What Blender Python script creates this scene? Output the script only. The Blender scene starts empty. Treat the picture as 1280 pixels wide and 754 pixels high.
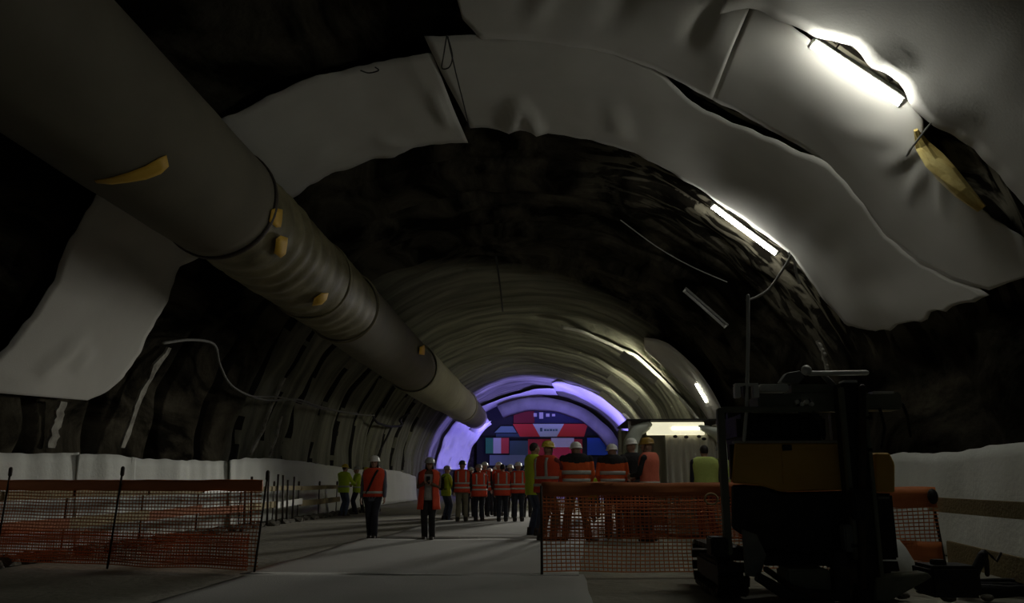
import bpy, bmesh, math, random
from mathutils import Vector, Matrix, noise

# ------------------------------------------------------------------ camera, world, exposure, main lamps
sc = bpy.context.scene
col = sc.collection
F = 1000.0
PITCH = math.atan(225 / F)
YAW = math.atan(.05 * math.cos(PITCH))
CAM = Vector((0, 0, 1.1))
_fh = Vector((-math.sin(YAW), math.cos(YAW), 0))
_R = Vector((math.cos(YAW), math.sin(YAW), 0))
_F = math.cos(PITCH) * _fh + math.sin(PITCH) * Vector((0, 0, 1))
_U = -math.sin(PITCH) * _fh + math.cos(PITCH) * Vector((0, 0, 1))
cd = bpy.data.cameras.new('camera')
cam = bpy.data.objects.new('camera', cd)
col.objects.link(cam)
cd.sensor_width = 36
cd.lens = 36 * F / 1280
cd.clip_end = 300
cam.location = CAM
cam.rotation_euler = (math.pi / 2 + PITCH, 0, YAW)
sc.camera = cam
sc.view_settings.view_transform = 'Standard'
sc.view_settings.look = 'None'
sc.view_settings.gamma = 1
sc.view_settings.exposure = 0.6
sc.view_settings.use_curve_mapping = False
w = bpy.data.worlds.new('world')
sc.world = w
w.use_nodes = True
w.node_tree.nodes['Background'].inputs[0].default_value = (.62, .70, .74, 1)
w.node_tree.nodes['Background'].inputs[1].default_value = .044   # added frontal fill through the open end behind the camera
TUBE_WHITE = (1, .99, .91)
TUBE_POWER = 50.0       # emission of the lit fluorescent tubes
FAR_POWER = 115.0
PURPLE = (.27, .22, 1.0)
def lamp(name, kind, loc, energy, color, target=None, size=.3, angle=60, blend=.5, parent=None):
    d = bpy.data.lights.new(name, kind)
    d.energy = energy
    d.color = color
    if kind == 'SPOT':
        d.spot_size = math.radians(angle)
        d.spot_blend = blend
        d.shadow_soft_size = size
    elif kind == 'AREA':
        d.size = size
    else:
        d.shadow_soft_size = size
    o = bpy.data.objects.new(name, d)
    col.objects.link(o)
    o.location = loc
    if target is not None:
        o.rotation_euler = (Vector(target) - Vector(loc)).to_track_quat('-Z', 'Y').to_euler()
    return o
# uplights that wash the portal ring, the stage wash on the banners and the flood over the crowd
lamp('portal_uplight', 'SPOT', (-3.2, 55.5, .5), 1250, PURPLE, (-6.6, 61.0, 4.6), .2, 75)
lamp('portal_uplight', 'SPOT', (-1.0, 55.0, .5), 2600, PURPLE, (-2.2, 61.5, 8.0), .2, 70)
lamp('portal_uplight', 'SPOT', (2.4, 55.0, .5), 3600, PURPLE, (3.4, 60.5, 7.4), .2, 75)
lamp('stage_wash', 'SPOT', (-.6, 57.5, 6.6), 120, (.80, .82, 1.0), (-.3, 66, 3.6), .2, 85)
lamp('crowd_flood', 'SPOT', (4.5, 37.5, 4.6), 3400, (1, .96, .86), (-1.2, 25.5, .9), 1.2, 36)

# ------------------------------------------------------------------ geometry helpers
def ray(px, py):
    return _F + _R * ((px - 640) / F) - _U * ((py - 377) / F)
def atY(px, py, Y):
    d = ray(px, py)
    return CAM + d * (Y / d.y)
def atX(px, py, X):
    d = ray(px, py)
    return CAM + d * (X / d.x)
def atZ(px, py, z=0):
    d = ray(px, py)
    return CAM + d * ((z - CAM.z) / d.z)
VX, VA, V0, VB = -1.1, 7.7, 1.8, 6.6          # the vault: centre, half width, spring height, rise
def vpt(th, Y, off=0.0):
    """point on the vault at th degrees (0 right spring, 90 crown, 180 left spring)"""
    if th < 0:
        return Vector((VX + VA - off, Y, V0 + th * .1))
    if th > 180:
        return Vector((VX - VA + off, Y, V0 - (th - 180) * .1))
    t = math.radians(th)
    return Vector((VX + (VA - off) * math.cos(t), Y, V0 + (VB - off) * math.sin(t)))
def vpx(px, py, off=.12):
    """(th, Y) where a sight line meets the vault"""
    d = ray(px, py)
    lo, hi = 0.0, 300.0
    for _ in range(50):
        m = (lo + hi) / 2
        x = (d.x * m - VX) / (VA - off)
        z = (CAM.z + d.z * m - V0) / (VB - off)
        if (abs(x) < 1) if z < 0 else (x * x + z * z < 1):
            lo = m
        else:
            hi = m
    p = CAM + d * lo
    if p.z < V0:
        return (-1, 1)[p.x < VX] * (V0 - p.z) / .1 + (0, 180)[p.x < VX], p.y
    return math.degrees(math.atan2((p.z - V0) / VB, (p.x - VX) / VA)), p.y

MATS = {}
def mat(name, c, rough=.8, c2=None, scale=6, amt=.5, bump=0, bscale=40, metal=0, emit=0, detail=6, stretch=None):
    if name in MATS:
        return MATS[name]
    m = bpy.data.materials.new(name)
    m.use_nodes = True
    nt = m.node_tree
    b = nt.nodes['Principled BSDF']
    b.inputs['Roughness'].default_value = rough
    b.inputs['Metallic'].default_value = metal
    b.inputs['Base Color'].default_value = (*c, 1)
    if emit:
        b.inputs['Emission Color'].default_value = (*c, 1)
        b.inputs['Emission Strength'].default_value = emit
    tc = nt.nodes.new('ShaderNodeNewGeometry' if stretch else 'ShaderNodeTexCoord')
    src = tc.outputs['Position'] if stretch else tc.outputs['Object']
    if stretch:
        mp = nt.nodes.new('ShaderNodeMapping')
        mp.inputs['Scale'].default_value = stretch
        nt.links.new(src, mp.inputs['Vector'])
        src = mp.outputs['Vector']
    if c2 is not None:
        n = nt.nodes.new('ShaderNodeTexNoise')
        n.inputs['Scale'].default_value = scale
        n.inputs['Detail'].default_value = detail
        r = nt.nodes.new('ShaderNodeValToRGB')
        r.color_ramp.elements[0].position = .5 - .5 * amt
        r.color_ramp.elements[1].position = .5 + .5 * amt
        r.color_ramp.elements[0].color = (*c, 1)
        r.color_ramp.elements[1].color = (*c2, 1)
        nt.links.new(src, n.inputs['Vector'])
        nt.links.new(n.outputs['Fac'], r.inputs['Fac'])
        nt.links.new(r.outputs['Color'], b.inputs['Base Color'])
    if bump:
        n2 = nt.nodes.new('ShaderNodeTexNoise')
        n2.inputs['Scale'].default_value = bscale
        n2.inputs['Detail'].default_value = 5
        bp = nt.nodes.new('ShaderNodeBump')
        bp.inputs['Strength'].default_value = bump
        bp.inputs['Distance'].default_value = .05
        nt.links.new(src, n2.inputs['Vector'])
        nt.links.new(n2.outputs['Fac'], bp.inputs['Height'])
        nt.links.new(bp.outputs['Normal'], b.inputs['Normal'])
    MATS[name] = m
    return m

def link(name, me, material=None, parent=None, smooth=False):
    o = bpy.data.objects.new(name, me)
    col.objects.link(o)
    if material is not None:
        for mm in (material if isinstance(material, (list, tuple)) else [material]):
            me.materials.append(mm)
    if parent is not None:
        o.parent = parent
    if smooth:
        me.shade_smooth()
    return o
def obj(name, bm, material=None, parent=None, smooth=False):
    me = bpy.data.meshes.new(name)
    bm.normal_update()
    bm.to_mesh(me)
    bm.free()
    return link(name, me, material, parent, smooth)
def tag(o, label=None, cat=None, group=None, kind=None):
    for k, v in (('label', label), ('category', cat), ('group', group), ('kind', kind)):
        if v:
            o[k] = v
    return o
def empty(name, loc, rz=0, label=None, cat=None, group=None):
    o = bpy.data.objects.new(name, None)
    o.empty_display_size = .2
    col.objects.link(o)
    o.location = loc
    o.rotation_euler = (0, 0, rz)
    return tag(o, label, cat, group)

def box(bm, c, s, rot=None, bevel=0, taper=None):
    r = bmesh.ops.create_cube(bm, size=1)
    vs = r['verts']
    for v in vs:
        k = v.co.copy()
        q = Vector((k.x * s[0], k.y * s[1], k.z * s[2]))
        if taper and k.z > 0:
            q.x *= taper[0]
            q.y *= taper[1]
        if rot is not None:
            q = rot @ q
        v.co = q + Vector(c)
    if bevel:
        es = list({e for v in vs for e in v.link_edges})
        bmesh.ops.bevel(bm, geom=es, offset=bevel, segments=2, affect='EDGES')
def bbox(bm, a, b, bevel=0):
    box(bm, [(a[i] + b[i]) / 2 for i in range(3)], [abs(b[i] - a[i]) for i in range(3)], None, bevel)
def frame_of(d, up=Vector((0, 0, 1))):
    d = d.normalized()
    if abs(d.dot(up)) > .97:
        up = Vector((0, 1, 0))
    x = d.cross(up).normalized()
    return x, x.cross(d).normalized()
def chain(bm, pts, radii, n=8, flat=1.0, up=Vector((0, 0, 1)), round_ends=True):
    """a closed tapering tube through pts"""
    pts = [Vector(p) for p in pts]
    if not isinstance(radii, (list, tuple)):
        radii = [radii] * len(pts)
    radii = list(radii)
    P, Rr = [], []
    L = len(pts)
    if round_ends:
        d0 = (pts[0] - pts[1]).normalized()
        for f, g in ((.95, .3), (.7, .72)):
            P.append(pts[0] + d0 * radii[0] * f); Rr.append(radii[0] * g)
    P += pts; Rr += radii
    if round_ends:
        d1 = (pts[-1] - pts[-2]).normalized()
        for f, g in ((.7, .72), (.95, .3)):
            P.append(pts[-1] + d1 * radii[-1] * f); Rr.append(radii[-1] * g)
    rings = []
    px = None
    for i, p in enumerate(P):
        d = P[min(i + 1, len(P) - 1)] - P[max(i - 1, 0)]
        if d.length < 1e-9:
            d = Vector((0, 0, 1))
        d.normalize()
        if px is None:
            x, y = frame_of(d, up)
        else:
            x = (px - d * px.dot(d))
            x = x.normalized() if x.length > 1e-6 else frame_of(d, up)[0]
            y = x.cross(d).normalized()
        px = x
        rings.append([bm.verts.new(p + (x * math.cos(2 * math.pi * k / n) + y * flat * math.sin(2 * math.pi * k / n)) * Rr[i]) for k in range(n)])
    for a, b in zip(rings, rings[1:]):
        for k in range(n):
            bm.faces.new((a[k], a[(k + 1) % n], b[(k + 1) % n], b[k]))
    bm.faces.new(rings[0][::-1])
    bm.faces.new(rings[-1])
def ball(bm, c, r, u=12, v=8, rot=None):
    if not isinstance(r, (list, tuple)):
        r = (r, r, r)
    q = bmesh.ops.create_uvsphere(bm, u_segments=u, v_segments=v, radius=1)
    for p in q['verts']:
        k = Vector((p.co.x * r[0], p.co.y * r[1], p.co.z * r[2]))
        p.co = (rot @ k if rot else k) + Vector(c)
def loft(bm, rings, cap=True):
    R = [[bm.verts.new(p) for p in ring] for ring in rings]
    n = len(R[0])
    for a, b in zip(R, R[1:]):
        for k in range(n):
            bm.faces.new((a[k], a[(k + 1) % n], b[(k + 1) % n], b[k]))
    if cap:
        bm.faces.new(R[0][::-1])
        bm.faces.new(R[-1])
def lathe(bm, prof, n=16, c=(0, 0, 0), axis=None):
    m = axis or Matrix.Identity(3)
    rr = [[Vector(c) + m @ Vector((r * math.cos(2 * math.pi * k / n), r * math.sin(2 * math.pi * k / n), z)) for k in range(n)] for r, z in prof]
    loft(bm, rr)
def cyl(bm, a, b, r, n=12, r2=None):
    chain(bm, [a, b], [r, r if r2 is None else r2], n, round_ends=False)
def shell(bm, grid, t, closed=False):
    """grid of rows of points -> thin solid sheet of thickness t"""
    n, m = len(grid), len(grid[0])
    N = [[None] * m for _ in range(n)]
    for i in range(n):
        for j in range(m):
            a = grid[min(i + 1, n - 1)][j] - grid[max(i - 1, 0)][j]
            b = grid[i][(j + 1) % m if closed else min(j + 1, m - 1)] - grid[i][(j - 1) % m if closed else max(j - 1, 0)]
            k = a.cross(b)
            N[i][j] = k.normalized() if k.length > 1e-9 else Vector((0, 0, 1))
    top = [[bm.verts.new(grid[i][j] + N[i][j] * t / 2) for j in range(m)] for i in range(n)]
    bot = [[bm.verts.new(grid[i][j] - N[i][j] * t / 2) for j in range(m)] for i in range(n)]
    mm = m if closed else m - 1
    for i in range(n - 1):
        for j in range(mm):
            k = (j + 1) % m
            bm.faces.new((top[i][j], top[i + 1][j], top[i + 1][k], top[i][k]))
            bm.faces.new((bot[i][j], bot[i][k], bot[i + 1][k], bot[i + 1][j]))
    for j in range(mm):
        k = (j + 1) % m
        bm.faces.new((top[0][j], top[0][k], bot[0][k], bot[0][j]))
        bm.faces.new((top[-1][j], bot[-1][j], bot[-1][k], top[-1][k]))
    if not closed:
        for i in range(n - 1):
            bm.faces.new((top[i][0], bot[i][0], bot[i + 1][0], top[i + 1][0]))
            bm.faces.new((top[i][-1], top[i + 1][-1], bot[i + 1][-1], bot[i][-1]))
def fuse(bm, voxel, it=3):
    """one continuous skin over overlapping volumes -> bmesh"""
    me = bpy.data.meshes.new('tmp')
    bm.to_mesh(me)
    bm.free()
    o = bpy.data.objects.new('tmp', me)
    col.objects.link(o)
    m = o.modifiers.new('r', 'REMESH')
    m.mode = 'VOXEL'
    m.voxel_size = voxel
    s = o.modifiers.new('s', 'SMOOTH')
    s.iterations = it
    s.factor = .5
    dg = bpy.context.evaluated_depsgraph_get()
    out = bmesh.new()
    out.from_mesh(o.evaluated_get(dg).to_mesh())
    bpy.data.objects.remove(o)
    bpy.data.meshes.remove(me)
    return out
def resample(pl, n):
    L = [0]
    for a, b in zip(pl, pl[1:]):
        L.append(L[-1] + math.hypot((b[0] - a[0]) * .12, b[1] - a[1]))
    out = []
    for i in range(n):
        s = L[-1] * i / (n - 1)
        k = 0
        while k < len(L) - 2 and L[k + 1] < s:
            k += 1
        t = (s - L[k]) / max(1e-9, L[k + 1] - L[k])
        out.append((pl[k][0] + (pl[k + 1][0] - pl[k][0]) * t, pl[k][1] + (pl[k + 1][1] - pl[k][1]) * t))
    return out
def nz(x, y, z=0):
    return noise.noise(Vector((x, y, z)))

# ------------------------------------------------------------------ materials
def lining_material():
    """dark wet rock near the camera, deepened in colour for the unlit zone; grey shotcrete with dark streaks further in"""
    m = bpy.data.materials.new('tunnel_lining')
    m.use_nodes = True
    nt = m.node_tree
    N, Lk = nt.nodes.new, nt.links.new
    b = nt.nodes['Principled BSDF']
    b.inputs['Roughness'].default_value = .9
    b.inputs['Specular IOR Level'].default_value = .0
    g = N('ShaderNodeNewGeometry')
    mp = N('ShaderNodeMapping'); mp.inputs['Scale'].default_value = (1, .45, 1)
    Lk(g.outputs['Position'], mp.inputs['Vector'])
    n1 = N('ShaderNodeTexNoise'); n1.inputs['Scale'].default_value = .55; n1.inputs['Detail'].default_value = 7; n1.inputs['Distortion'].default_value = 1.2
    n1.inputs['Roughness'].default_value = .62
    Lk(mp.outputs['Vector'], n1.inputs['Vector'])
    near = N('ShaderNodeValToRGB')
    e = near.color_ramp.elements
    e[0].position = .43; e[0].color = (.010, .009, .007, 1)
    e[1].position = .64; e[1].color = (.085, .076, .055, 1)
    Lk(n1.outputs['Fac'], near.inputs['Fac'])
    # right shoulder rock paled in patches: tube light put into the colour
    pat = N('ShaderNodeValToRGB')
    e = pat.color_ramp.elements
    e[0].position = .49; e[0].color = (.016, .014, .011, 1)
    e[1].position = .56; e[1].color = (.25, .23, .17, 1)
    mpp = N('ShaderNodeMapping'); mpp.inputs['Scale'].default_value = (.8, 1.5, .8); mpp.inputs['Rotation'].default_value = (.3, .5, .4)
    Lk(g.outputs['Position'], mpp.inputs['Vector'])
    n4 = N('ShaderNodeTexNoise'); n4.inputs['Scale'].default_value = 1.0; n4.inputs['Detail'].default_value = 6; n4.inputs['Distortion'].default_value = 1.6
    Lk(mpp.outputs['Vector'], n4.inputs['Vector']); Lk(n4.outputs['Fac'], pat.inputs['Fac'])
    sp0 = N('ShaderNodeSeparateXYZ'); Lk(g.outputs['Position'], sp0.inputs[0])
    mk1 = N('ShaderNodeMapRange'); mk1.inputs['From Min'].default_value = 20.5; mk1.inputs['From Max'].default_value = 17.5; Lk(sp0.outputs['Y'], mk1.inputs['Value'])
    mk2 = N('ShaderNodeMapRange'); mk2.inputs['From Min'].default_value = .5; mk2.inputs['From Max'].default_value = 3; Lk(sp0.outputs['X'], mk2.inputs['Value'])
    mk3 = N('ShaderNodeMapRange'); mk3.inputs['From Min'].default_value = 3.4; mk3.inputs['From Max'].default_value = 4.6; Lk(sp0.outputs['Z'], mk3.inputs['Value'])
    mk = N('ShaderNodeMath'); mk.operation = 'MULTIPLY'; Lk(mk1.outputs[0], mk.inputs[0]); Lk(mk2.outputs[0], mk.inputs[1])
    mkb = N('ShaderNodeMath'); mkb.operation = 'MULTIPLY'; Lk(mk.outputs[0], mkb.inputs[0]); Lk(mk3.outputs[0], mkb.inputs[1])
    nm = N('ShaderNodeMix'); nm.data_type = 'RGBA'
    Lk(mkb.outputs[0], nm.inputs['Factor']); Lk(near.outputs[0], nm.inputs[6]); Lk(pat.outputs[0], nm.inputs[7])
    mp2 = N('ShaderNodeMapping'); mp2.inputs['Scale'].default_value = (.25, 1.6, .25)
    Lk(g.outputs['Position'], mp2.inputs['Vector'])
    n2 = N('ShaderNodeTexNoise'); n2.inputs['Scale'].default_value = .9; n2.inputs['Detail'].default_value = 5
    Lk(mp2.outputs['Vector'], n2.inputs['Vector'])
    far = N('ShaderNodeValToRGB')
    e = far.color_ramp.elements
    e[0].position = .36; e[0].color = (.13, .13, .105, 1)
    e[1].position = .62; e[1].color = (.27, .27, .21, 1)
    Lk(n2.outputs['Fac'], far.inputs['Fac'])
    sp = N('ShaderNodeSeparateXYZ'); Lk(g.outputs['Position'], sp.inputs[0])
    # the darkened colour ends sooner on the left flank than at the crown
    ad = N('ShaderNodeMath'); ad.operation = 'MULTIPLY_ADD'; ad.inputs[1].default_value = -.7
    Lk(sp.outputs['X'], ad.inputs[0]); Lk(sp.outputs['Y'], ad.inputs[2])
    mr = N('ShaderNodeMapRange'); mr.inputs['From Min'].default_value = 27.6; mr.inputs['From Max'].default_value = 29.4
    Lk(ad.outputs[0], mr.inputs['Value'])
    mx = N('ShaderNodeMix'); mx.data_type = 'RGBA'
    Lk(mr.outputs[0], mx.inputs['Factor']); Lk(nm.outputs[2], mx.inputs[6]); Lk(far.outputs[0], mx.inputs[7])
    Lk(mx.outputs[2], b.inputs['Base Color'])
    n3 = N('ShaderNodeTexNoise'); n3.inputs['Scale'].default_value = 5; n3.inputs['Detail'].default_value = 8
    Lk(g.outputs['Position'], n3.inputs['Vector'])
    bp = N('ShaderNodeBump'); bp.inputs['Strength'].default_value = .6; bp.inputs['Distance'].default_value = .08
    Lk(n3.outputs['Fac'], bp.inputs['Height']); Lk(bp.outputs['Normal'], b.inputs['Normal'])
    return m
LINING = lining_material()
FELT = mat('white_geotextile', (.50, .495, .45), .95, (.60, .592, .54), 1.4, .8, .05, 30)
FELT_LOW = mat('pale_geotextile', (.66, .68, .63), .95, (.76, .78, .73), 1.2, .8, .2, 14)
WALK = mat('walkway_geotextile', (.39, .39, .36), .95, (.48, .48, .445), .9, .8, .15, 40)
GROUND = mat('dusty_ground', (.20, .19, .145), .95, (.34, .32, .25), 1.1, .7, .5, 9, detail=9)
ROCKW = mat('rough_rock', (.03, .028, .022), .9, (.16, .145, .11), 7, .5, .9, 12)
WOOD = mat('old_timber', (.27, .215, .11), .85, (.40, .33, .17), 3, .7, .3, 30)
WOODR = mat('red_stained_timber', (.30, .085, .03), .85, (.38, .14, .05), 3, .7, .3, 30)
ORANGE = mat('orange_netting', (.78, .25, .075), .6, (.66, .19, .05), 5, .7)
STEEL = mat('rusty_steel', (.03, .026, .022), .6, (.07, .05, .035), 12, .6, .2, 40, .4)
GREYM = mat('worn_grey_metal', (.14, .145, .13), .55, (.22, .22, .19), 8, .6, .1, 40, .3)
PALEM = mat('pale_metal', (.62, .62, .57), .5, (.7, .7, .64), 9, .6, .1, 40, .1)
DARKM = mat('oily_dark_metal', (.012, .012, .012), .55, (.035, .033, .03), 7, .6, .2, 30, .3)
GREENM = mat('olive_metal', (.15, .155, .11), .6, (.22, .225, .16), 7, .6, .15, 30, .2)
YELM = mat('worn_yellow_paint', (.80, .48, .085), .55, (.66, .37, .055), 2.2, .6, .15, 25)
RUB = mat('black_rubber', (.015, .015, .015), .8, (.03, .03, .028), 12, .5, .3, 30)
CABLE = mat('grey_cable', (.16, .16, .145), .7, (.24, .24, .21), 9, .5)
CABLED = mat('black_cable', (.02, .02, .018), .7)
DUCT = mat('duct_canvas', (.135, .122, .085), .8, (.20, .18, .125), 1.2, .8, .06, 9)
DUCTW = mat('dirty_duct_canvas', (.085, .07, .028), .6, (.27, .24, .13), 2.2, .5, .12, 10)
DUCTP = mat('pale_duct_canvas', (.30, .285, .20), .85, (.38, .36, .26), 2.0, .7, .08, 9)
YPATCH = mat('yellow_patch', (.88, .55, .06), .6, (.78, .45, .04), 6, .6)
TUBE = mat('fluorescent_tube', TUBE_WHITE, .4, emit=TUBE_POWER)
TUBEF = mat('far_fluorescent_tube', (1, .96, .72), .4, emit=FAR_POWER)
TUBEM = mat('dim_fluorescent_tube', (1, .97, .80), .4, emit=26)
TUBEOFF = mat('dead_fluorescent_tube', (.5, .5, .46), .35)
SKIN = mat('skin', (.42, .25, .17), .6, (.36, .2, .14), 20, .5)

# ------------------------------------------------------------------ setting: floor, lining, end face
def structure(o):
    o['kind'] = 'structure'
    return o
bm = bmesh.new()
gx = [VX - 8.2 + i * .4 for i in range(42)]
gy = [-12 + j * .5 for j in range(168)]
vv = [[bm.verts.new((x, y, -.02 + .025 * nz(x * .35, y * .3) - .012)) for x in gx] for y in gy]
for j in range(len(gy) - 1):
    for i in range(len(gx) - 1):
        bm.faces.new((vv[j][i], vv[j][i + 1], vv[j + 1][i + 1], vv[j + 1][i]))
structure(obj('floor', bm, GROUND, None, True))

GROOVES = [13.2, 15.4, 17.7, 20.1, 22.5, 24.6, 27.0, 29.6, 32.4, 35.4, 38.4, 41.4, 44.6, 48, 51.4, 55, 58.6]
def lining_off(th, Y):
    o = .16 * nz(th * .035, Y * .18, 3) + .07 * nz(th * .12, Y * .6, 9)
    if Y < 29:
        k = min(1, (29 - Y) / 4)
        o += k * (.16 * nz(th * .05, Y * .5, 5) + .09 * nz(th * .16, Y * 1.3, 1))
    d = 9
    for g in GROOVES:
        gg = g + .25 * nz(th * .03, g)
        d = min(d, abs(Y - gg))
    o -= (.42 if th > 140 else .14) * max(0, 1 - d / (.18 if th > 140 else .24)) * (.5 + .9 * abs(nz(th * .06, Y * .4, 21)) ** .5)                      # recessed joints between the sprayed rings
    if th > 125:                                        # each sprayed ring leans out over the next
        k = [q for q in GROOVES if q <= Y - .25 * nz(th * .03, q)]
        if k:
            nx = [q for q in GROOVES if q > k[-1]]
            fr = (Y - k[-1]) / ((nx[0] if nx else k[-1] + 3) - k[-1])
            o += min(1, (th - 125) / 15) * .08 * (1 - max(0, min(1, fr)))
    o += .018 * math.sin(2 * math.pi * Y / 1.2)
    # inner lining steps in behind a ragged lip
    if th < 95:
        lip = 32.0 + max(0, th - 8) * .062
        o += .28 * max(0, min(1, (Y - lip) / .25)) * max(0, min(1, (95 - th) / 20))
    return o - .12
JOINT = mat('shaded_joint', (.008, .007, .006), .95)  # groove shade painted in as a near-black colour
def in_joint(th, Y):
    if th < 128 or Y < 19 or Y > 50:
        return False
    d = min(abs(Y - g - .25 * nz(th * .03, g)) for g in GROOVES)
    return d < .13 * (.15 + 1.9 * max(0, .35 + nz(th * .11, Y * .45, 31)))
def lining(name, t0, t1, nth):
    bm = bmesh.new()
    ths = [t0 + (t1 - t0) * i / nth for i in range(nth + 1)]
    st = .17 if name == 'wall_right' else .12
    Ys = [-12 + st * j for j in range(int(84 / st))]
    g = [[bm.verts.new(vpt(t, y, lining_off(t, y))) for t in ths] for y in Ys]
    for a, b in zip(g, g[1:]):
        for i in range(nth):
            f = bm.faces.new((a[i], a[i + 1], b[i + 1], b[i]))
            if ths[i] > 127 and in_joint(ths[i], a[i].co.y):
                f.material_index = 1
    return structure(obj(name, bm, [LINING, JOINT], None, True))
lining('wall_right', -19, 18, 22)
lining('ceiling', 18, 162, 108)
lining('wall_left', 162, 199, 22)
bm = bmesh.new()
ring = [vpt(t, 71.5, -.4) for t in range(-18, 199, 4)]
c0 = bm.verts.new((VX, 71.5, 2))
rv = [bm.verts.new(p) for p in ring]
rv2 = [bm.verts.new(p + Vector((0, .5, 0))) for p in ring]
for i in range(len(rv)):
    k = (i + 1) % len(rv)
    bm.faces.new((rv[i], rv[k], c0))
    bm.faces.new((rv[i], rv2[i], rv2[k], rv[k]))
structure(obj('wall_end', bm, ROCKW))

# dark rubble kerb at the foot of the left wall
random.seed(4)
bm = bmesh.new()
y = 9.6
while y < 34:
    l = random.uniform(.25, .6)
    q = bmesh.ops.create_icosphere(bm, subdivisions=1, radius=1)
    cx = -7.45 + random.uniform(-.1, .1)
    for v in q['verts']:
        s = 1 + .3 * nz(v.co.x * 2, v.co.y * 2 + y, v.co.z * 2)
        v.co = Vector((cx + v.co.x * .2 * s, y + v.co.y * l * .6 * s, .02 + v.co.z * random.uniform(.09, .11) * s))
    y += l
tag(obj('kerb_rubble', bm, ROCKW), 'line of dark rubble along the foot of the left wall sheets', 'rubble', None, 'stuff')

# ------------------------------------------------------------------ geotextile sheets on the vault
def P(lst):
    return [vpx(*q) if len(q) == 2 else (q[1], q[2]) for q in lst]     # ('a', th, Y) gives a vault point outright
def sheet(label, near, far, seed, off=.14, sag=.10, rag=.05, folds=(), nc=64, nr=18, name='membrane_sheet', group='white membrane sheets on the vault', m=None):
    a, b = resample(P(near), nc), resample(P(far), nc)
    grid = []
    for j in range(nr):
        v = j / (nr - 1)
        row = []
        for i in range(nc):
            u = i / (nc - 1)
            th = a[i][0] * (1 - v) + b[i][0] * v
            Y = a[i][1] * (1 - v) + b[i][1] * v
            th += 1.1 * rag / .1 * nz(v * 9, seed, 4) * max(0, (u - .93) / .07) * (th < 40)
            e = rag * (nz(i * .35, seed, 0) * max(0, 1 - 5 * v) + nz(i * .3, seed, 7) * max(0, 5 * v - 4))
            o = off + sag * (nz(th * .045, Y * .35, seed) + .35 * nz(th * .16, Y * .5, seed + 3)) * (.25 + .75 * math.sin(math.pi * v))
            o += sag * .5 * math.sin(math.pi * v)
            for (ft, fy, dt, dy, amp, wd) in folds:       # crease from (ft,fy) along (dt,dy)
                rx, ry = (th - ft) * .12, Y - fy
                L = math.hypot(dt * .12, dy)
                ux, uy = dt * .12 / L, dy / L
                s = rx * ux + ry * uy
                t = -rx * uy + ry * ux
                if 0 <= s <= L:
                    o += amp * math.exp(-(t / wd) ** 2) * math.sin(math.pi * min(1, .12 + s / L))
            row.append(vpt(th, Y + e, o))
        grid.append(row)
    bm = bmesh.new()
    shell(bm, grid, .012)
    return tag(obj(name, bm, m or FELT, None, True), label, 'sheet', group)
S1far = [(588, 158), (650, 162), (690, 165), (740, 173), (800, 192), (850, 220), (895, 250), (940, 280), (985, 312), (1010, 345), (1035, 380), (1060, 405), (1098, 416)]
S1near = [(530, 42), (595, 42), (700, 44), (760, 56), (828, 88), (850, 112), (880, 136), (900, 144), (950, 166), (1010, 190), (1040, 204), (1070, 238), (1110, 290), (1150, 323), (1195, 346), (1240, 366)]
sheet('long pale membrane sheet sweeping from the crown over the second lit tube', S1near, S1far, 11.3, .15, .10, .10,
      [(88, 15.6, -3, -2.2, .16, .12), (83, 15.7, 2, -1.9, .14, .1), (70, 15, 3, -2, .05, .2)], 96, 20)
S2far = [(578, 20), (600, 44), (700, 51), (760, 62), (838, 92), (868, 108), (892, 120)]
S2near = [('a', 93, 7.2), ('a', 88, 7.2), ('a', 82, 7.2), ('a', 75, 7.2), ('a', 68, 7.4), ('a', 63, 8.2), (943, -4)]
sheet('upper pale membrane sheet at the crown, above the crown end of the long sheet', S2near, S2far, 23.1, .18, .12, .05,
      [(80, 9.8, 5, 2, .06, .15), (72, 9.5, 3, 2.2, -.06, .2), (63, 9.5, 2, 2.0, -.08, .15)], 56, 20)
S3far = [(890, 121), (960, 158), (1020, 194), (1060, 236), (1110, 296), (1150, 327), (1195, 349), (1238, 362), (1290, 342)]
S3near = [(944, -4), (1022, 53), (1100, 100), (1146, 131), (1156, 146), (1157, 176), (1200, 236), (1240, 270), (1284, 298)]
sheet('pale membrane sheet brightly lit below the nearest lit tube', S3near, S3far, 37.7, .16, .10, .05,
      [(35, 10.1, 2, 1.6, .05, .10), (34, 10.1, -3, 1.8, .05, .12), (34, 10.1, -8, 1.2, .05, .12), (36, 10.3, 9, 1.2, .03, .2)], 72, 20)
S4far = [('a', 62, 9.9), (945, -8), (1000, 16), (1030, 30), (1078, 42), (1105, 66), (1140, 88), (1153, 112), (1180, 142), (1235, 173), (1284, 226), ('a', 20, 9.3)]
S4near = [('a', 62, 5.0), ('a', 58, 5.0), ('a', 54, 5.0), ('a', 50, 5.0), ('a', 46, 5.0), ('a', 42, 5.0), ('a', 38, 5.0), ('a', 34, 5.0), ('a', 30, 5.0), ('a', 26, 5.0), ('a', 20, 5.0)]
sheet('topmost right pale membrane sheet, its edge curling behind the nearest lit tube', S4near, S4far, 51.9, .34, .10, .05,
      [(47, 9.7, -6, -.9, .06, .15), (40, 9.6, -8, -.8, .07, .2)], 72, 18)
S0near = [(540, 64), (480, 75), (400, 92), (330, 120), (268, 152), ('a', 134, 12.4)]
S0far = [(585, 176), (520, 180), (492, 194), (466, 196), (440, 206), (415, 213), (362, 247), ('a', 134, 16.2)]
sheet('pale membrane sheet left of the crown, half behind the air duct', S0near, S0far, 64.2, .17, .10, .10,
      [(98, 13.5, -1.5, 2.0, .10, .12), (104, 15.6, 6, -.9, .08, .15), (116, 14.5, 5, .8, .05, .2)], 60, 18)
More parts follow.
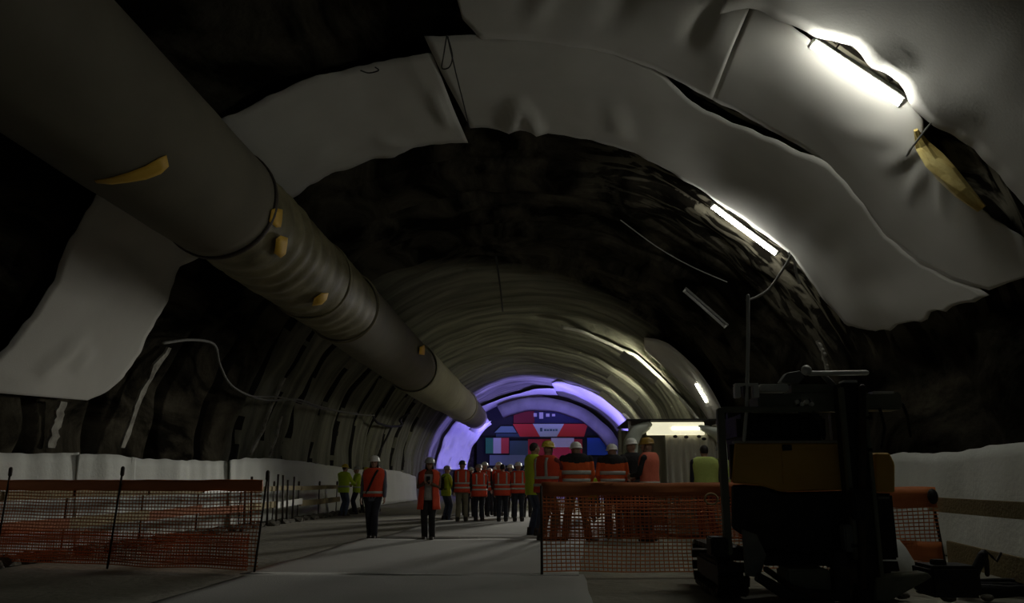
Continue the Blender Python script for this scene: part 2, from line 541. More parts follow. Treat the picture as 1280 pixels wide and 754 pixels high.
S5near = [('a', 141, 11.7), (118, 238), (60, 350), (30, 395), (0, 432), (-30, 462), (-40, 488)]
S5far = [('a', 143, 15.6), (222, 330), (205, 375), (170, 440), (150, 470), (128, 490), (105, 500)]
sheet('pale membrane sheet hanging on the left wall below the air duct', S5near, S5far, 78.4, .2, .10, .05,
      [(171, 12.7, -10, 1.1, .12, .1), (169, 13.6, -5, .4, .07, .15), (150, 12, 2, 3.6, .07, .2)], 60, 20)
# far flap on the right and the lip of the inner lining
F1near = [(805, 422), (822, 424), (836, 430), (870, 460), (890, 488), (904, 516), (902, 540), ('a', 7, 31.0)]
F1far = [(806, 438), (815, 450), (825, 458), (845, 476), (862, 492), (880, 517), (897, 545), ('a', 5, 32.4)]
sheet('far greyish flap of membrane sheet on the right wall beyond the dead tube', F1near, F1far, 84.0, .12, .06, .03, (), 40, 8)
lipA = [(703, 402), (730, 408), (752, 418), (778, 430), (798, 438), (820, 458), (850, 488), (872, 512), (888, 534), (900, 552)]
bm = bmesh.new()
gr = [[], [], []]
for k, (t, y) in enumerate(resample(P(lipA), 60)):
    r = .10 * nz(k * .4, 3) + .05 * nz(k * 1.3, 5)
    gr[0].append(vpt(t, y - .10 + r, .34)); gr[1].append(vpt(t, y + .1 + r, .42)); gr[2].append(vpt(t, y + .5 + r, .24))
shell(bm, gr, .03)
tag(obj('sheet_lip', bm, FELT, None, True), 'thin torn pale edge of the inner lining curving above the tent', 'sheet')

# ------------------------------------------------------------------ purple portal ring and stage
RINGM = mat('ring_felt', (.62, .62, .60), .9, (.72, .72, .70), 1.5, .7, .2, 6)
bm = bmesh.new()
rows = []
for k in range(49):
    k = k / 2
    t = 178 - 50 * k / 24
    rows.append([vpt(t, 60.8 + 1.6 * v + .25 * nz(t * .15, v * 6), .15 + (2.2 - .35 * k / 24) * v + .10 * nz(t * .1, v * 4, 3) + .05 * math.sin(v * 22 + 2 * nz(t * .05, v))) for v in [q / 32 for q in range(33)]])
shell(bm, rows, .03)
tag(obj('ring_sheet', bm, RINGM, None, True), 'purple lit ring sheet at the left foot of the far portal', 'sheet', 'portal ring sheets')
R2near = [(598, 508), (618, 500), (650, 490), (672, 484), (694, 484)]
R2far = [(604, 516), (625, 505), (650, 499), (675, 494), (698, 492)]
sheet('purple lit ring sheet at the crown of the far portal', R2near, R2far, 95, .25, .10, .2, (), 30, 8, m=RINGM, group='portal ring sheets')
R3near = [(690, 477), (699, 474), (712, 478), (740, 488), (768, 505), (790, 522), (800, 534), (810, 552)]
R3far = [(694, 487), (706, 488), (722, 494), (745, 507), (768, 525), (782, 538), (790, 548), (798, 562)]
sheet('bright purple ragged ring sheet on the right shoulder of the far portal', R3near, R3far, 99, .25, .14, .3, (), 40, 8, m=RINGM, group='portal ring sheets')
bm = bmesh.new()
prof = [(60.9 + 5.2, .55), (66.2, 1.45), (67.6, 1.5), (67.6, .5)]
rows = []
for t in range(4, 119, 3):
    rows.append([vpt(t, y, o + .12 * nz(t * .08, y)) for y, o in prof])
loft(bm, rows)
tag(obj('portal_arch', bm, mat('arch_concrete', (.13, .13, .125), .9, (.22, .22, .21), 1.2, .7, .3, 5), None, True), 'dim purple concrete arch framing the stage in the far portal', 'arch')
bm = bmesh.new()
g = []
for j in range(7):
    v = j / 6
    g.append([atY(590 + 24 * (i / 14) - 4 * v, 531 + 10 * math.sin(math.pi * (.15 + .7 * i / 14)) * (.3 + v) + (-6 * (i / 14)), 58.8 + .6 * v - .5 * math.sin(3 * i / 14)) for i in range(15)])
shell(bm, g, .03)
tag(obj('curled_sheet', bm, RINGM, None, True), 'curled purple sheet flap hanging under the far end of the duct', 'sheet')

YS = 69.0
def banner(name, label, x0, y0, x1, y1, colr, d=0.0, parent=None, poly=None, cat='banner', group=None, m=None):
    pts = poly or [(x0, y0), (x1, y0), (x1, y1), (x0, y1)]
    q = [atY(px, py, YS + d) for px, py in pts]
    bm = bmesh.new()
    a = [bm.verts.new(p) for p in q]
    b = [bm.verts.new(p + Vector((0, .06, 0))) for p in q]
    n = len(q)
    bm.faces.new(a); bm.faces.new(b[::-1])
    for i in range(n):
        bm.faces.new((a[i], b[i], b[(i + 1) % n], a[(i + 1) % n]))
    bmesh.ops.recalc_face_normals(bm, faces=bm.faces)
    o = obj(name, bm, m or mat('fabric_%d_%d_%d' % tuple(int(c * 200) for c in colr), colr, .85), parent)
    if parent is None:
        tag(o, label, cat, group)
    return o
stage = empty('stage_backdrop', atZ(690, 585, 0) * 0 + Vector((0, YS, 0)), 0, 'red and blue stage backdrop with a white central trapezoid under the portal arch', 'backdrop')
def on_stage(o):
    o.parent = stage
    o.matrix_parent_inverse = Matrix.Translation((0, -YS, 0))
    return o
on_stage(banner('back_panel', None, 596, 508, 790, 602, (.018, .02, .028), .5, stage))
on_stage(banner('header_panel', None, 642, 512, 730, 529, (.025, .03, .09), .2, stage))
on_stage(banner('header_panel', None, 642, 514, 668, 529, (.22, .02, .03), .1, stage))
on_stage(banner('red_panel', None, 0, 0, 0, 0, (.72, .05, .04), .1, stage, [(641, 530), (667, 530), (676, 546), (650, 546)]))
on_stage(banner('red_panel', None, 0, 0, 0, 0, (.72, .05, .04), .1, stage, [(704, 530), (735, 530), (730, 546), (696, 546)]))
on_stage(banner('red_panel', None, 660, 549, 728, 586, (.50, .04, .05), .15, stage))
tz = on_stage(banner('white_panel', None, 0, 0, 0, 0, (.62, .70, .70), .05, stage, [(666, 530), (705, 530), (696, 546), (675, 546)]))
on_stage(banner('teal_panel', None, 0, 0, 0, 0, (.18, .30, .34), .12, stage, [(626, 533), (641, 533), (646, 541), (618, 541)]))
on_stage(banner('teal_panel', None, 620, 542, 660, 547, (.05, .09, .13), .12, stage))
on_stage(banner('teal_panel', None, 637, 551, 660, 570, (.08, .14, .18), .12, stage))
on_stage(banner('grey_panel', None, 612, 569, 657, 582, (.22, .28, .36), .1, stage))
on_stage(banner('truss_bar', None, 600, 546.6, 770, 548.4, (.01, .01, .015), -.05, stage))
for x0, y0, x1, y1 in ((667, 516.5, 671, 521), (674, 515.5, 679, 523.5), (682.5, 517, 687, 521), (690, 517.5, 694, 520.5)):
    on_stage(banner('logo_mark', None, x0, y0, x1, y1, (.62, .6, .66), .0, stage))
on_stage(banner('logo_mark', None, 675, 535, 678, 539.5, (.06, .12, .14), -.02, stage))
for k, (x0, x1) in enumerate(((680, 683), (683.6, 686.2), (687, 690.2), (691, 693.5), (694.2, 697))):
    on_stage(banner('lettering', None, x0, 536.4 + .3 * (k % 2), x1, 539, (.10, .2, .22), -.02, stage))
# flags hung below the truss
def flag(label, x0, y0, x1, y1, cols, vertical):
    root = empty('flag', atY((x0 + x1) / 2, y1, YS - .11), 0, label, 'flag')
    n = len(cols)
    for k, c in enumerate(cols):
        if vertical:
            r = (x0 + (x1 - x0) * k / n, y0, x0 + (x1 - x0) * (k + 1) / n, y1)
        else:
            r = (x0, y0 + (y1 - y0) * [0, .32, 1][k], x1, y0 + (y1 - y0) * [0, .32, 1][k + 1])
        o = banner('flag_stripe', None, *r, c, -.11, root)
        o.matrix_parent_inverse = Matrix.Translation(-root.location)
    return root
flag('green white and red tricolour flag left of the stage', 607, 547.6, 636, 567, [(.05, .28, .14), (.62, .62, .66), (.72, .08, .08)], True)
flag('white over red flag hanging at the centre of the stage', 689, 547.6, 717.5, 584, [(.75, .72, .85), (.75, .05, .10)], False)
bf = empty('flag', atY(749, 569, YS - .11), 0, 'plain blue flag right of the stage', 'flag')
o = banner('flag_cloth', None, 734, 547.6, 764, 569, (.035, .11, .55), -.11, bf)
o.matrix_parent_inverse = Matrix.Translation(-bf.location)

# ------------------------------------------------------------------ air duct
AX = Vector((-5.5, 0, 5.65))
def duct_c(Y):
    return Vector((AX.x, Y, AX.z - (.12 * math.sin((Y - 19) / 28 * math.pi) if 19 < Y < 47 else 0)))
duct = empty('air_duct', (AX.x, 12.4, AX.z), 0, 'huge grey canvas ventilation duct hanging along the upper left of the tunnel', 'duct')
def duct_seg(name, Y0, Y1, r0, r1, m, step, wr=0.0, per=.9, seed=1, label=None):
    bm = bmesh.new()
    n = max(3, int((Y1 - Y0) / step))
    rows = []
    for k in range(n + 1):
        Y = Y0 + (Y1 - Y0) * k / n
        r = r0 + (r1 - r0) * k / n
        row = []
        for i in range(48):
            a = 2 * math.pi * i / 48
            rr = r + wr * ((.55 + 1.6 * nz(Y * .45, seed, 1)) * math.sin(2 * math.pi * (Y / per + .8 * nz(math.cos(a) * .8, math.sin(a) * .8, Y * .3 + seed))) + 1.5 * nz(math.cos(a) * 1.5, math.sin(a) * 1.5, Y * 1.2 + seed))
            rr += .015 * nz(math.cos(a) * 2, math.sin(a) * 2, Y * .7 + seed)
            row.append(duct_c(Y) + Vector((math.cos(a) * rr, 0, math.sin(a) * rr)))
        rows.append(row)
    shell(bm, rows, .02, True)
    o = obj(name, bm, m, duct, True)
    o.matrix_parent_inverse = Matrix.Translation(-duct.location)
    if label:
        o['label'] = label
    return o
duct_seg('duct_section', 0.5, 12.45, .97, .95, DUCT, .4, .004, 1.6, 2, 'smooth brownish grey near section')
duct_seg('duct_section', 12.25, 20.6, .90, .92, DUCTW, .08, .020, .62, 5, 'wrinkled dirty section with rings of folds')
duct_seg('duct_section', 20.4, 31.5, .95, .94, DUCT, .3, .005, 1.5, 7)
duct_seg('duct_section', 31.3, 40.5, 1.0, .98, DUCTP, .3, .006, 1.5, 8, 'pale section with a small light patch')
duct_seg('duct_section', 40.3, 49, .94, .93, DUCTP, .3, .006, 1.5, 9)
duct_seg('duct_section', 48.8, 58.5, .95, .82, DUCT, .3, .008, 1.5, 9)
for Y, r in ((12.42, .985), (17.6, .96), (20.5, .985), (31.4, 1.02), (40.4, 1.0), (48.9, 1.02)):
    bm = bmesh.new()
    rows = [[duct_c(Y + dy) + Vector((math.cos(2 * math.pi * i / 48) * rr, 0, math.sin(2 * math.pi * i / 48) * rr)) for i in range(48)] for dy, rr in ((-.06, r - .02), (-.03, r), (.03, r), (.06, r - .02))]
    shell(bm, rows, .015, True)
    o = obj('clamp_band', bm, STEEL if Y < 15 else DUCTW if Y < 21 else DUCTP, duct, True)
    o.matrix_parent_inverse = Matrix.Translation(-duct.location)
def duct_hit(px, py, r):
    """(angle, Y) where a sight line meets the duct"""
    d = ray(px, py)
    lo = None
    s = 2.0
    while s < 90:
        p = CAM + d * s
        q = p - duct_c(p.y)
        if math.hypot(q.x, q.z) < r:
            return math.atan2(q.z, q.x), p.y
        s += .02
    return None
def patch(px_pts, r, name='yellow_patch', m=None, w=10):
    """a painted canvas patch: outline centre line + half heights, lying on the duct"""
    pts = [(duct_hit(a, b, r), duct_hit(c, d, r)) for (a, b, c, d) in px_pts]
    pts = [q for q in pts if q[0] and q[1]]
    if len(pts) < 2:
        return
    bm = bmesh.new()
    rows = []
    for (a, b) in pts:
        row = []
        for k in range(5):
            t = k / 4
            ang, Y = a[0] * (1 - t) + b[0] * t, a[1] * (1 - t) + b[1] * t
            row.append(duct_c(Y) + Vector((math.cos(ang) * (r + .012), 0, math.sin(ang) * (r + .012))))
        rows.append(row)
    shell(bm, rows, .006)
    o = obj(name, bm, m or YPATCH, duct, True)
    o.matrix_parent_inverse = Matrix.Translation(-duct.location)
patch([(118, 224, 121, 227), (140, 220, 140, 229), (160, 214, 160, 227), (180, 206, 182, 223), (196, 197, 200, 216), (207, 193, 210, 207)], .965)
patch([(338, 262, 335, 276), (344, 260, 344, 284), (352, 262, 350, 284)], .97)
patch([(344, 298, 342, 316), (350, 294, 350, 322), (359, 297, 356, 317)], .97)
patch([(392, 372, 390, 382), (402, 366, 402, 380), (410, 366, 408, 374)], .97)
patch([(524, 434, 523, 443), (530, 431, 530, 444), (536, 430, 535, 438)], 1.02, m=YPATCH)
# hangers
for Y in (14, 22, 30, 38, 46, 54):
    bm = bmesh.new()
    cyl(bm, (AX.x - .3, Y, AX.z + .9), (AX.x - .3, Y, 7.25), .012, 6)
    o = obj('hanger_wire', bm, CABLED, duct)
    o.matrix_parent_inverse = Matrix.Translation(-duct.location)

# ------------------------------------------------------------------ fluorescent fixtures
def fixture(Y, t0, t1, label, tube, r=.045, off=.30, add_block=False):
    a, b = vpt(t0, Y, off), vpt(t1, Y, off)
    root = empty('fluorescent_lamp', (a + b) / 2, 0, label, 'lamp', 'fluorescent lamps along the right shoulder')
    c = (a + b) / 2
    a, b = a - c, b - c
    d = (b - a).normalized()
    up = Vector((0, 1, 0)).cross(d).normalized()
    if up.z < 0:
        up = -up
    rot = Matrix((d, Vector((0, 1, 0)), up)).transposed()
    bm = bmesh.new()
    box(bm, up * (r + .045), ((b - a).length + .12, .13, .06), rot, .008)
    obj('housing', bm, GREYM, root)
    bm = bmesh.new()
    cyl(bm, a, b, r, 10)
    obj('tube', bm, tube, root, True)
    for s, p in ((-1, a), (1, b)):
        bm = bmesh.new()
        box(bm, p + d * s * .02 + up * .01, (.05, .1, .1), rot, .008)
        obj('end_cap', bm, PALEM, root)
    if add_block:  # added plate that hides the tube and blocks its light towards the camera
        bm = bmesh.new()
        box(bm, Vector((0, -.11, -.02)) - up * .02, ((b - a).length + .3, .012, .34), rot, .003)
        obj('added_block_plate', bm, mat('added_block_plate_metal', (.24, .235, .20), .7, (.3, .295, .25), 6), root)
    for s in (-.3, .3):
        bm = bmesh.new()
        p = d * s * (b - a).length + up * (r + .07)
        cyl(bm, p, p + up * (.12), .012, 6)
        obj('bracket', bm, STEEL, root)
    return root
fixture(9.66, 51.5, 40.2, 'nearest and brightest lit fluorescent tube, between two pale sheets at upper right', TUBE, .043, .37)
fixture(16.6, 52.2, 38.6, 'second lit fluorescent tube, along the edge of the long sheet above rough rock', TUBE, .037, .16)
fixture(23.3, 47.8, 35.2, 'dead unlit fluorescent tube on the dark vault right of centre', TUBEOFF, .04, .12)
fixture(31.0, 27.5, 20.5, 'far lit fluorescent tube behind the greyish flap on the right wall', TUBEM, .03, .20)
for Y, wh in ((34.4, 'above the shelter'), (42.0, 'halfway to the portal'), (50.0, 'nearest the purple portal')):
    fixture(Y, 52, 38, 'fluorescent tube behind an added blocking plate on the right shoulder ' + wh, TUBEF, .045, .75, True)

# ------------------------------------------------------------------ yellow sleeve and rock behind the nearest tube
bm = bmesh.new()
pts = [(1160, 150), (1168, 170), (1185, 188), (1200, 205), (1222, 228), (1245, 252)]
rad = [.03, .08, .10, .14, .12, .05]
pp = []
for (x, y), k in zip(pts, range(6)):
    t, Y = vpx(x, y, .1)
    pp.append(vpt(t, Y, .32))
rows = []
for k in range(len(pp)):
    d = pp[min(k + 1, 5)] - pp[max(k - 1, 0)]
    x, y = frame_of(d)
    rows.append([pp[k] + (x * math.cos(a) + y * math.sin(a)) * rad[k] * (1 + .7 * nz(k * 1.3, i * .9, 2)) for i, a in enumerate([2 * math.pi * j / 10 for j in range(10)])])
loft(bm, rows)
YSLV = mat('yellow_sleeve', (.88, .74, .30), .6, (.62, .42, .09), 3, .3, .2, 20)
tag(obj('yellow_sleeve', bm, YSLV), 'crumpled yellow sleeve in the gap right of the nearest lit tube', 'sleeve')
bm = bmesh.new()
tt = [vpx(1152, 180), vpx(1190, 146)]
p1 = vpt(*vpx(1155, 178), .4); p2 = vpt(*vpx(1170, 160), .55); p3 = vpt(*vpx(1184, 138), .4)
for dx in (0, .03, .06):
    chain(bm, [p1 + Vector((0, dx, 0)), p2 + Vector((0, dx, -.02)), p3 + Vector((0, dx, 0))], .012, 6)
tag(obj('tie_wire', bm, CABLE, None, True), 'bunched tie wires pulling two sheets together beside the yellow sleeve', 'wire')

# ------------------------------------------------------------------ cables, wires, strips
def cable(label, pts, r, m, name='cable', cat='cable', sub=6):
    P_ = [Vector(p) for p in pts]
    out = []
    for i in range(len(P_) - 1):
        p0, p1, p2, p3 = P_[max(i - 1, 0)], P_[i], P_[i + 1], P_[min(i + 2, len(P_) - 1)]
        for k in range(sub):
            t = k / sub
            out.append(.5 * ((2 * p1) + (p2 - p0) * t + (2 * p0 - 5 * p1 + 4 * p2 - p3) * t * t + (3 * p1 - p0 - 3 * p2 + p3) * t ** 3))
    out.append(P_[-1])
    bm = bmesh.new()
    chain(bm, out, r, 6)
    return tag(obj(name, bm, m, None, True), label, cat)
def vl(lst, off):
    return [vpt(*vpx(x, y, off), off) for x, y in lst]
cable('grey cable drooping along the left wall below the duct', vl([(205, 428), (240, 424), (268, 430), (275, 455), (290, 482), (320, 497), (345, 500), (372, 499), (400, 508), (440, 517), (468, 519)], .35), .035, CABLE)
cable('second thinner grey cable twisted along the drooping one', vl([(288, 480), (312, 494), (350, 496), (380, 504), (410, 512), (447, 516)], .42), .02, CABLE)
cable('black cable loop on the left wall near its far end', vl([(466, 518), (472, 528), (488, 533), (503, 531), (500, 524), (512, 516)], .3), .06, CABLED)
cable('black cable branch dropping from the loop on the left wall', vl([(490, 533), (484, 546), (476, 562), (470, 578)], .25), .05, CABLED)
cable('thin black wire hanging against the sheets at the crown', vl([(559, 44), (555, 70), (553, 85), (562, 84), (566, 70), (560, 46), (570, 90), (580, 130), (587, 160)], .5), .012, CABLED, 'hanging_wire', 'wire')
cable('thick cable hooked from the end of the second lit tube', vl([(987, 318), (982, 328), (973, 342), (960, 360), (945, 370), (932, 374)], .45), .03, CABLE)
cable('short cable tail dangling at the end of the second lit tube', vl([(985, 316), (992, 326), (994, 340), (998, 352)], .4), .03, CABLE)
cable('thin wire sagging across the dark vault above the dead tube', vl([(775, 275), (820, 308), (862, 332), (908, 352)], .25), .015, CABLE, 'hanging_wire', 'wire')
cable('thin wire hanging from the crown of the middle tunnel', [vpt(*vpx(620, 320, .2), .2), vpt(*vpx(624, 345, .2), .5), vpt(*vpx(628, 385, .2), .35)], .03, CABLED, 'hanging_wire', 'wire')
cable('short bent hook of wire on the left sheet edge', vl([(452, 88), (462, 91), (474, 88), (470, 84)], .3), .012, CABLED, 'hanging_wire', 'wire')
def strip(lst, wd, seed, label):
    bm = bmesh.new()
    g = [[], []]
    for k, (t, Y) in enumerate(resample(P(lst), 16)):
        j = .08 * nz(k * .5, seed)
        hw = wd * (.32 + .5 * abs(nz(k * .8, seed, 6)))
        g[0].append(vpt(t, Y - hw + j, .13)); g[1].append(vpt(t, Y + hw + j, .13))
    shell(bm, g, .05)
    tag(obj('drain_strip', bm, mat('drain_felt', (.46, .45, .38), .9, (.16, .15, .12), 5, .35)), label, 'strip', 'pale drain strips on the left wall')
strip([(211, 434), (192, 462), (175, 495), (163, 530), (152, 560)], .22, 1, 'pale drain strip on the left wall, nearest the hanging sheet and longest')
strip([(356, 472), (342, 503), (328, 540), (312, 570)], .16, 2, 'pale drain strip crossing the drooping cable on the left wall')
strip([(352, 520), (346, 545), (336, 572)], .12, 3, 'short pale drain strip right of the one crossing the drooping cable')
strip([(78, 502), (70, 530), (62, 560)], .30, 4, 'pale drain strip below the hanging left sheet')
strip([(1022, 425), (1030, 442), (1034, 462)], .18, 5, 'pale drain strip on the right wall above the drill rig')

# ------------------------------------------------------------------ low wall sheets
def low_sheet(label, X, pts, seed, t=.012, bottom=-.0, side=1, ncol=60):
    """standing sheet along the wall; pts: (Y, top z)"""
    bm = bmesh.new()
    pl = pts
    rows = []
    nr = 10
    cols = []
    for i in range(ncol):
        s = i / (ncol - 1) * (len(pl) - 1)
        k = min(int(s), len(pl) - 2)
        f = s - k
        cols.append((pl[k][0] * (1 - f) + pl[k + 1][0] * f, pl[k][1] * (1 - f) + pl[k + 1][1] * f))
    for j in range(nr):
        v = j / (nr - 1)
        row = []
        for i, (Y, zt) in enumerate(cols):
            wv = .10 * nz(Y * .9, seed, v * .6) + .05 * nz(Y * 2.4, seed + 4, v * 1.2)
            row.append(Vector((X + side * (wv - .12 * v), Y, bottom + (zt - bottom + .03 * nz(Y * 2, seed)) * v)))
        rows.append(row)
    shell(bm, rows, t)
    return tag(obj('wall_sheet', bm, FELT_LOW, None, True), label, 'sheet', 'low wall sheets')
def tops(X, px):
    return [(q.y, q.z) for q in (atX(x, y, X) for x, y in px)]
LW = -8.25
low_sheet('nearest low white sheet on the left wall, at the frame edge', LW, [(6, 1.5)] + tops(LW, [(0, 566), (60, 567), (108, 566)]), 3, ncol=70)
low_sheet('low white left wall sheet behind the middle post of the left barrier', LW + .08, tops(LW, [(104, 568), (140, 568), (175, 572)]), 7)
low_sheet('low white left wall sheet behind the right half of the left barrier', LW, tops(LW, [(170, 572), (215, 575), (260, 576), (292, 577)]), 12)
low_sheet('low white left wall sheet behind the timber rails right of the barrier', LW + .08, tops(LW, [(287, 576), (305, 573), (340, 573), (380, 577), (420, 583), (441, 587)]), 17)
low_sheet('farthest low left wall sheet, tinged blue behind the two walkers', LW + .1, tops(LW, [(440, 588), (470, 586), (500, 589), (520, 596)]), 21)
RW = 6.05
low_sheet('low white sheet along the right wall behind the drill rig', RW, [(6.5, 1.5)] + tops(RW, [(1284, 551), (1240, 556), (1200, 562), (1160, 567), (1120, 566)]) + [(16.5, 1.55), (19, 1.5)], 33, side=-1, ncol=80)

# ------------------------------------------------------------------ walkway sheets on the ground
def walk(label, corners, seed):
    bm = bmesh.new()
    a, b, c, d = [Vector(q) for q in corners]     # near left, near right, far right, far left
    rows = []
    n, m = 26, 26
    for j in range(n):
        v = j / (n - 1)
        row = []
        for i in range(m):
            u = i / (m - 1)
            p = (a * (1 - u) + b * u) * (1 - v) + (d * (1 - u) + c * u) * v
            e = .05 * nz(p.y * .8, seed + (u > .5)) * (1 if u in (0, 1) else 0)
            z = .018 + .012 * (nz(p.x * .7, p.y * .9, seed) + .6 * nz(p.x * 2, p.y * 2, seed)) + (.012 if v in (0, 1) else 0)
            row.append(Vector((p.x + e, p.y + .06 * nz(p.x * .6, seed, v) * (v in (0, 1)), max(.008, z))))
        rows.append(row)
    shell(bm, rows, .008)
    return tag(obj('walkway_sheet', bm, WALK, None, True), label, 'sheet', 'pale sheets laid on the ground')
walk('nearest pale felt sheet laid on the ground in the foreground', [(-3.75, 2, 0), (.34, 2, 0), (.36, 9.95, 0), (-3.62, 9.95, 0)], 1)
walk('middle pale felt ground sheet, between the barrier post and the walkers', [(-3.70, 9.8, 0), (.30, 9.8, 0), (.62, 15.9, 0), (-3.66, 15.75, 0)], 5)
walk('farther pale felt ground sheet under the waiting crowd', [(-3.4, 16.0, 0), (.9, 16.0, 0), (1.4, 34, 0), (-3.2, 34, 0)], 9)

# ------------------------------------------------------------------ barrier fences and rails
def net(name, p0, p1, z0, z1, cw, ch, parent, r=.006, sag=.03, seed=1):
    """knotted plastic netting between two ground points"""
    p0, p1 = Vector(p0), Vector(p1)
    L = (p1 - p0).length
    d = (p1 - p0) / L
    nrm = Vector((-d.y, d.x, 0))
    def pt(s, z):
        k = (z - z0) / max(.01, z1 - z0)
        s2 = s + .02 * nz(s * 1.5, z * 3, seed)
        zz = z - sag * math.sin(math.pi * min(1, max(0, s / L))) * k + .02 * nz(s * 1.2, seed, z)
        return p0 + d * s2 + nrm * (.035 * nz(s * .9, z * 2, seed + 3)) + Vector((0, 0, max(.012, zz)))
    V, Fc = [], []
    def rib(pts, wdir, tdir, wd, th):
        base = len(V)
        for q in pts:
            V.extend([q + wdir * wd, q + tdir * th, q - wdir * wd, q - tdir * th])
        for k in range(len(pts) - 1):
            a = base + 4 * k
            for i in range(4):
                Fc.append((a + i, a + (i + 1) % 4, a + 4 + (i + 1) % 4, a + 4 + i))
    ns = int(L / .15)
    z = z0
    while z <= z1 + 1e-6:
        rib([pt(L * k / ns, z) for k in range(ns + 1)], Vector((0, 0, 1)), nrm, r, .004)
        z += ch
    nzs = max(2, int((z1 - z0) / .12))
    s = 0
    while s <= L + 1e-6:
        rib([pt(s, z0 + (z1 - z0) * k / nzs) for k in range(nzs + 1)], d, nrm, r * .8, .004)
        s += cw
    me = bpy.data.meshes.new(name)
    me.from_pydata([tuple(v) for v in V], [], Fc)
    o = link(name, me, ORANGE, parent)
    o['kind'] = 'stuff'
    return o
def band(name, p0, p1, z0, z1, parent, m, seed=2, amp=.03, t=.02, z0b=None, z1b=None):
    p0, p1 = Vector(p0), Vector(p1)
    d = (p1 - p0).normalized()
    nrm = Vector((-d.y, d.x, 0))
    n = max(6, int((p1 - p0).length / .12))
    g = [[], [], [], []]
    for k in range(n + 1):
        q = p0.lerp(p1, k / n)
        a = z0 + ((z0b if z0b is not None else z0) - z0) * k / n
        b = z1 + ((z1b if z1b is not None else z1) - z1) * k / n
        for j in range(4):
            z = a + (b - a) * j / 3
            g[j].append(q + nrm * (amp * nz(k * .35, j * .8, seed)) + Vector((0, 0, z + amp * .6 * nz(k * .3, seed + j * .1))))
    bm = bmesh.new()
    shell(bm, g, t)
    return obj(name, bm, m, parent, True)
def rod(parent, a, b, r=.014, knob=True, m=None, name='post'):
    bm = bmesh.new()
    cyl(bm, a, b, r, 8)
    if knob:
        k = Vector(b)
        chain(bm, [k - Vector((0, 0, .05)), k + Vector((0, 0, .03))], r * 1.9, 8)
    return obj(name, bm, m or STEEL, parent, True)
# left barrier
lb = empty('mesh_barrier', (0, 0, 0), 0, 'orange mesh barrier on thin steel posts across the left side', 'barrier')
LA, LBp, LC, LD = Vector((-8.0, 11.15, 0)), Vector((-5.72, 10.58, 0)), Vector((-3.60, 10.05, 0)), Vector((-7.55, 11.05, 0))
net('netting', LA, LC, .10, 1.0, .050, .043, lb, .0065, .02, 3)
net('netting', LA + Vector((0, .10, 0)), LC + Vector((-.15, .10, 0)), .04, .46, .04, .036, lb, .007, .0, 8)
band('top_band', LA, LC, .98, 1.12, lb, ORANGE, 5, .02, .025)
for a, lean, h in ((LBp, .05, 1.24), (LC, .07, 1.18), (LD, .03, 1.24)):
    rod(lb, a + Vector((-.02, -.03, 0)), a + Vector((lean, -.03, h)))
# right barrier
rb = empty('mesh_barrier', (0, 0, 0), 0, 'orange mesh barrier in front of the workers at right centre', 'barrier')
RA, RB_ = Vector((-.13, 9.92, 0)), Vector((2.5, 10.1, 0))
RC = Vector((4.50, 9.90, 0))
net('netting', RA, RB_, .06, .98, .056, .044, rb, .0065, .03, 13)
net('netting', RA + Vector((.02, .06, 0)), RB_ + Vector((0, .06, 0)), .44, .96, .047, .038, rb, .006, .03, 17)
net('netting', RB_, RC, .10, .98, .056, .044, rb, .0065, .03, 19)
band('top_band', RA, RB_, .93, 1.09, rb, mat('faded_orange', (.66, .23, .08), .7, (.52, .16, .05), 6, .7), 15, .02, .03)
band('top_band', RB_, RC, .80, 1.03, rb, ORANGE, 16, .03, .03)
band('lower_band', Vector((4.0, 9.98, 0)), RC, .20, .42, rb, ORANGE, 18, .03, .03)
rod(rb, RA + Vector((0, -.03, 0)), RA + Vector((0, -.03, 1.05)), .016, False)
bm = bmesh.new()
q = Vector((4.42, 9.80, .93))
ball(bm, q, (.06, .05, .09), 10, 6)
obj('knot', bm, DARKM, rb, True)
bm = bmesh.new()
c = atY(889, 624, 10.0)
pts = [c + Vector((math.cos(a) * .075, 0, math.sin(a) * .065)) for a in [2 * math.pi * k / 16 for k in range(17)]]
chain(bm, pts, .012, 6)
tag(obj('rope_ring', bm, mat('tan_rope', (.5, .38, .2), .8), None, True), 'ring of tan rope hanging on the right mesh barrier beside the rig', 'rope')

# timber guard rail on the left
gl = empty('timber_guardrail', (-7.6, 12, 0), 0, 'timber guard rail with steel posts along the left wall sheets', 'guardrail')
gl_inv = Matrix.Translation(-Vector((-7.6, 12, 0)))
def keep(o, root):
    o.matrix_parent_inverse = Matrix.Translation(-root.location)
    return o
def plank(root, a, b, h, t, m, name='plank'):
    a, b = Vector(a), Vector(b)
    d = (b - a)
    x = d.normalized()
    y = Vector((0, 0, 1)).cross(x).normalized()
    z = x.cross(y)
    rot = Matrix((x, y, z)).transposed()
    bm = bmesh.new()
    box(bm, (a + b) / 2, (d.length, t, h), rot, .008)
    return keep(obj(name, bm, m, root), root)
GX = -7.62
ys = [10.4, 12.6, 15.0, 17.4, 19.8, 22.2, 24.4, 26.6, 28.8]
for i, (y0, y1) in enumerate(zip(ys, ys[1:])):
    plank(gl, (GX + .05, y0 + .03, .90 + .02 * (i % 2)), (GX + .05, y1 + .12, .91), .13, .035, WOOD if i != 3 else PALEM)
    plank(gl, (GX + .05, y0 + .03, .46), (GX + .05 + .04 * (i % 2), y1 + .1, .46 + .03 * (i % 3)), .17, .035, [WOODR, WOOD, WOODR, WOODR, WOOD, PALEM, WOOD, WOOD][i])
for y0 in ys[1:]:
    keep(rod(gl, (GX, y0, 0), (GX, y0, 1.05), .018, True), gl)
random.seed(8)
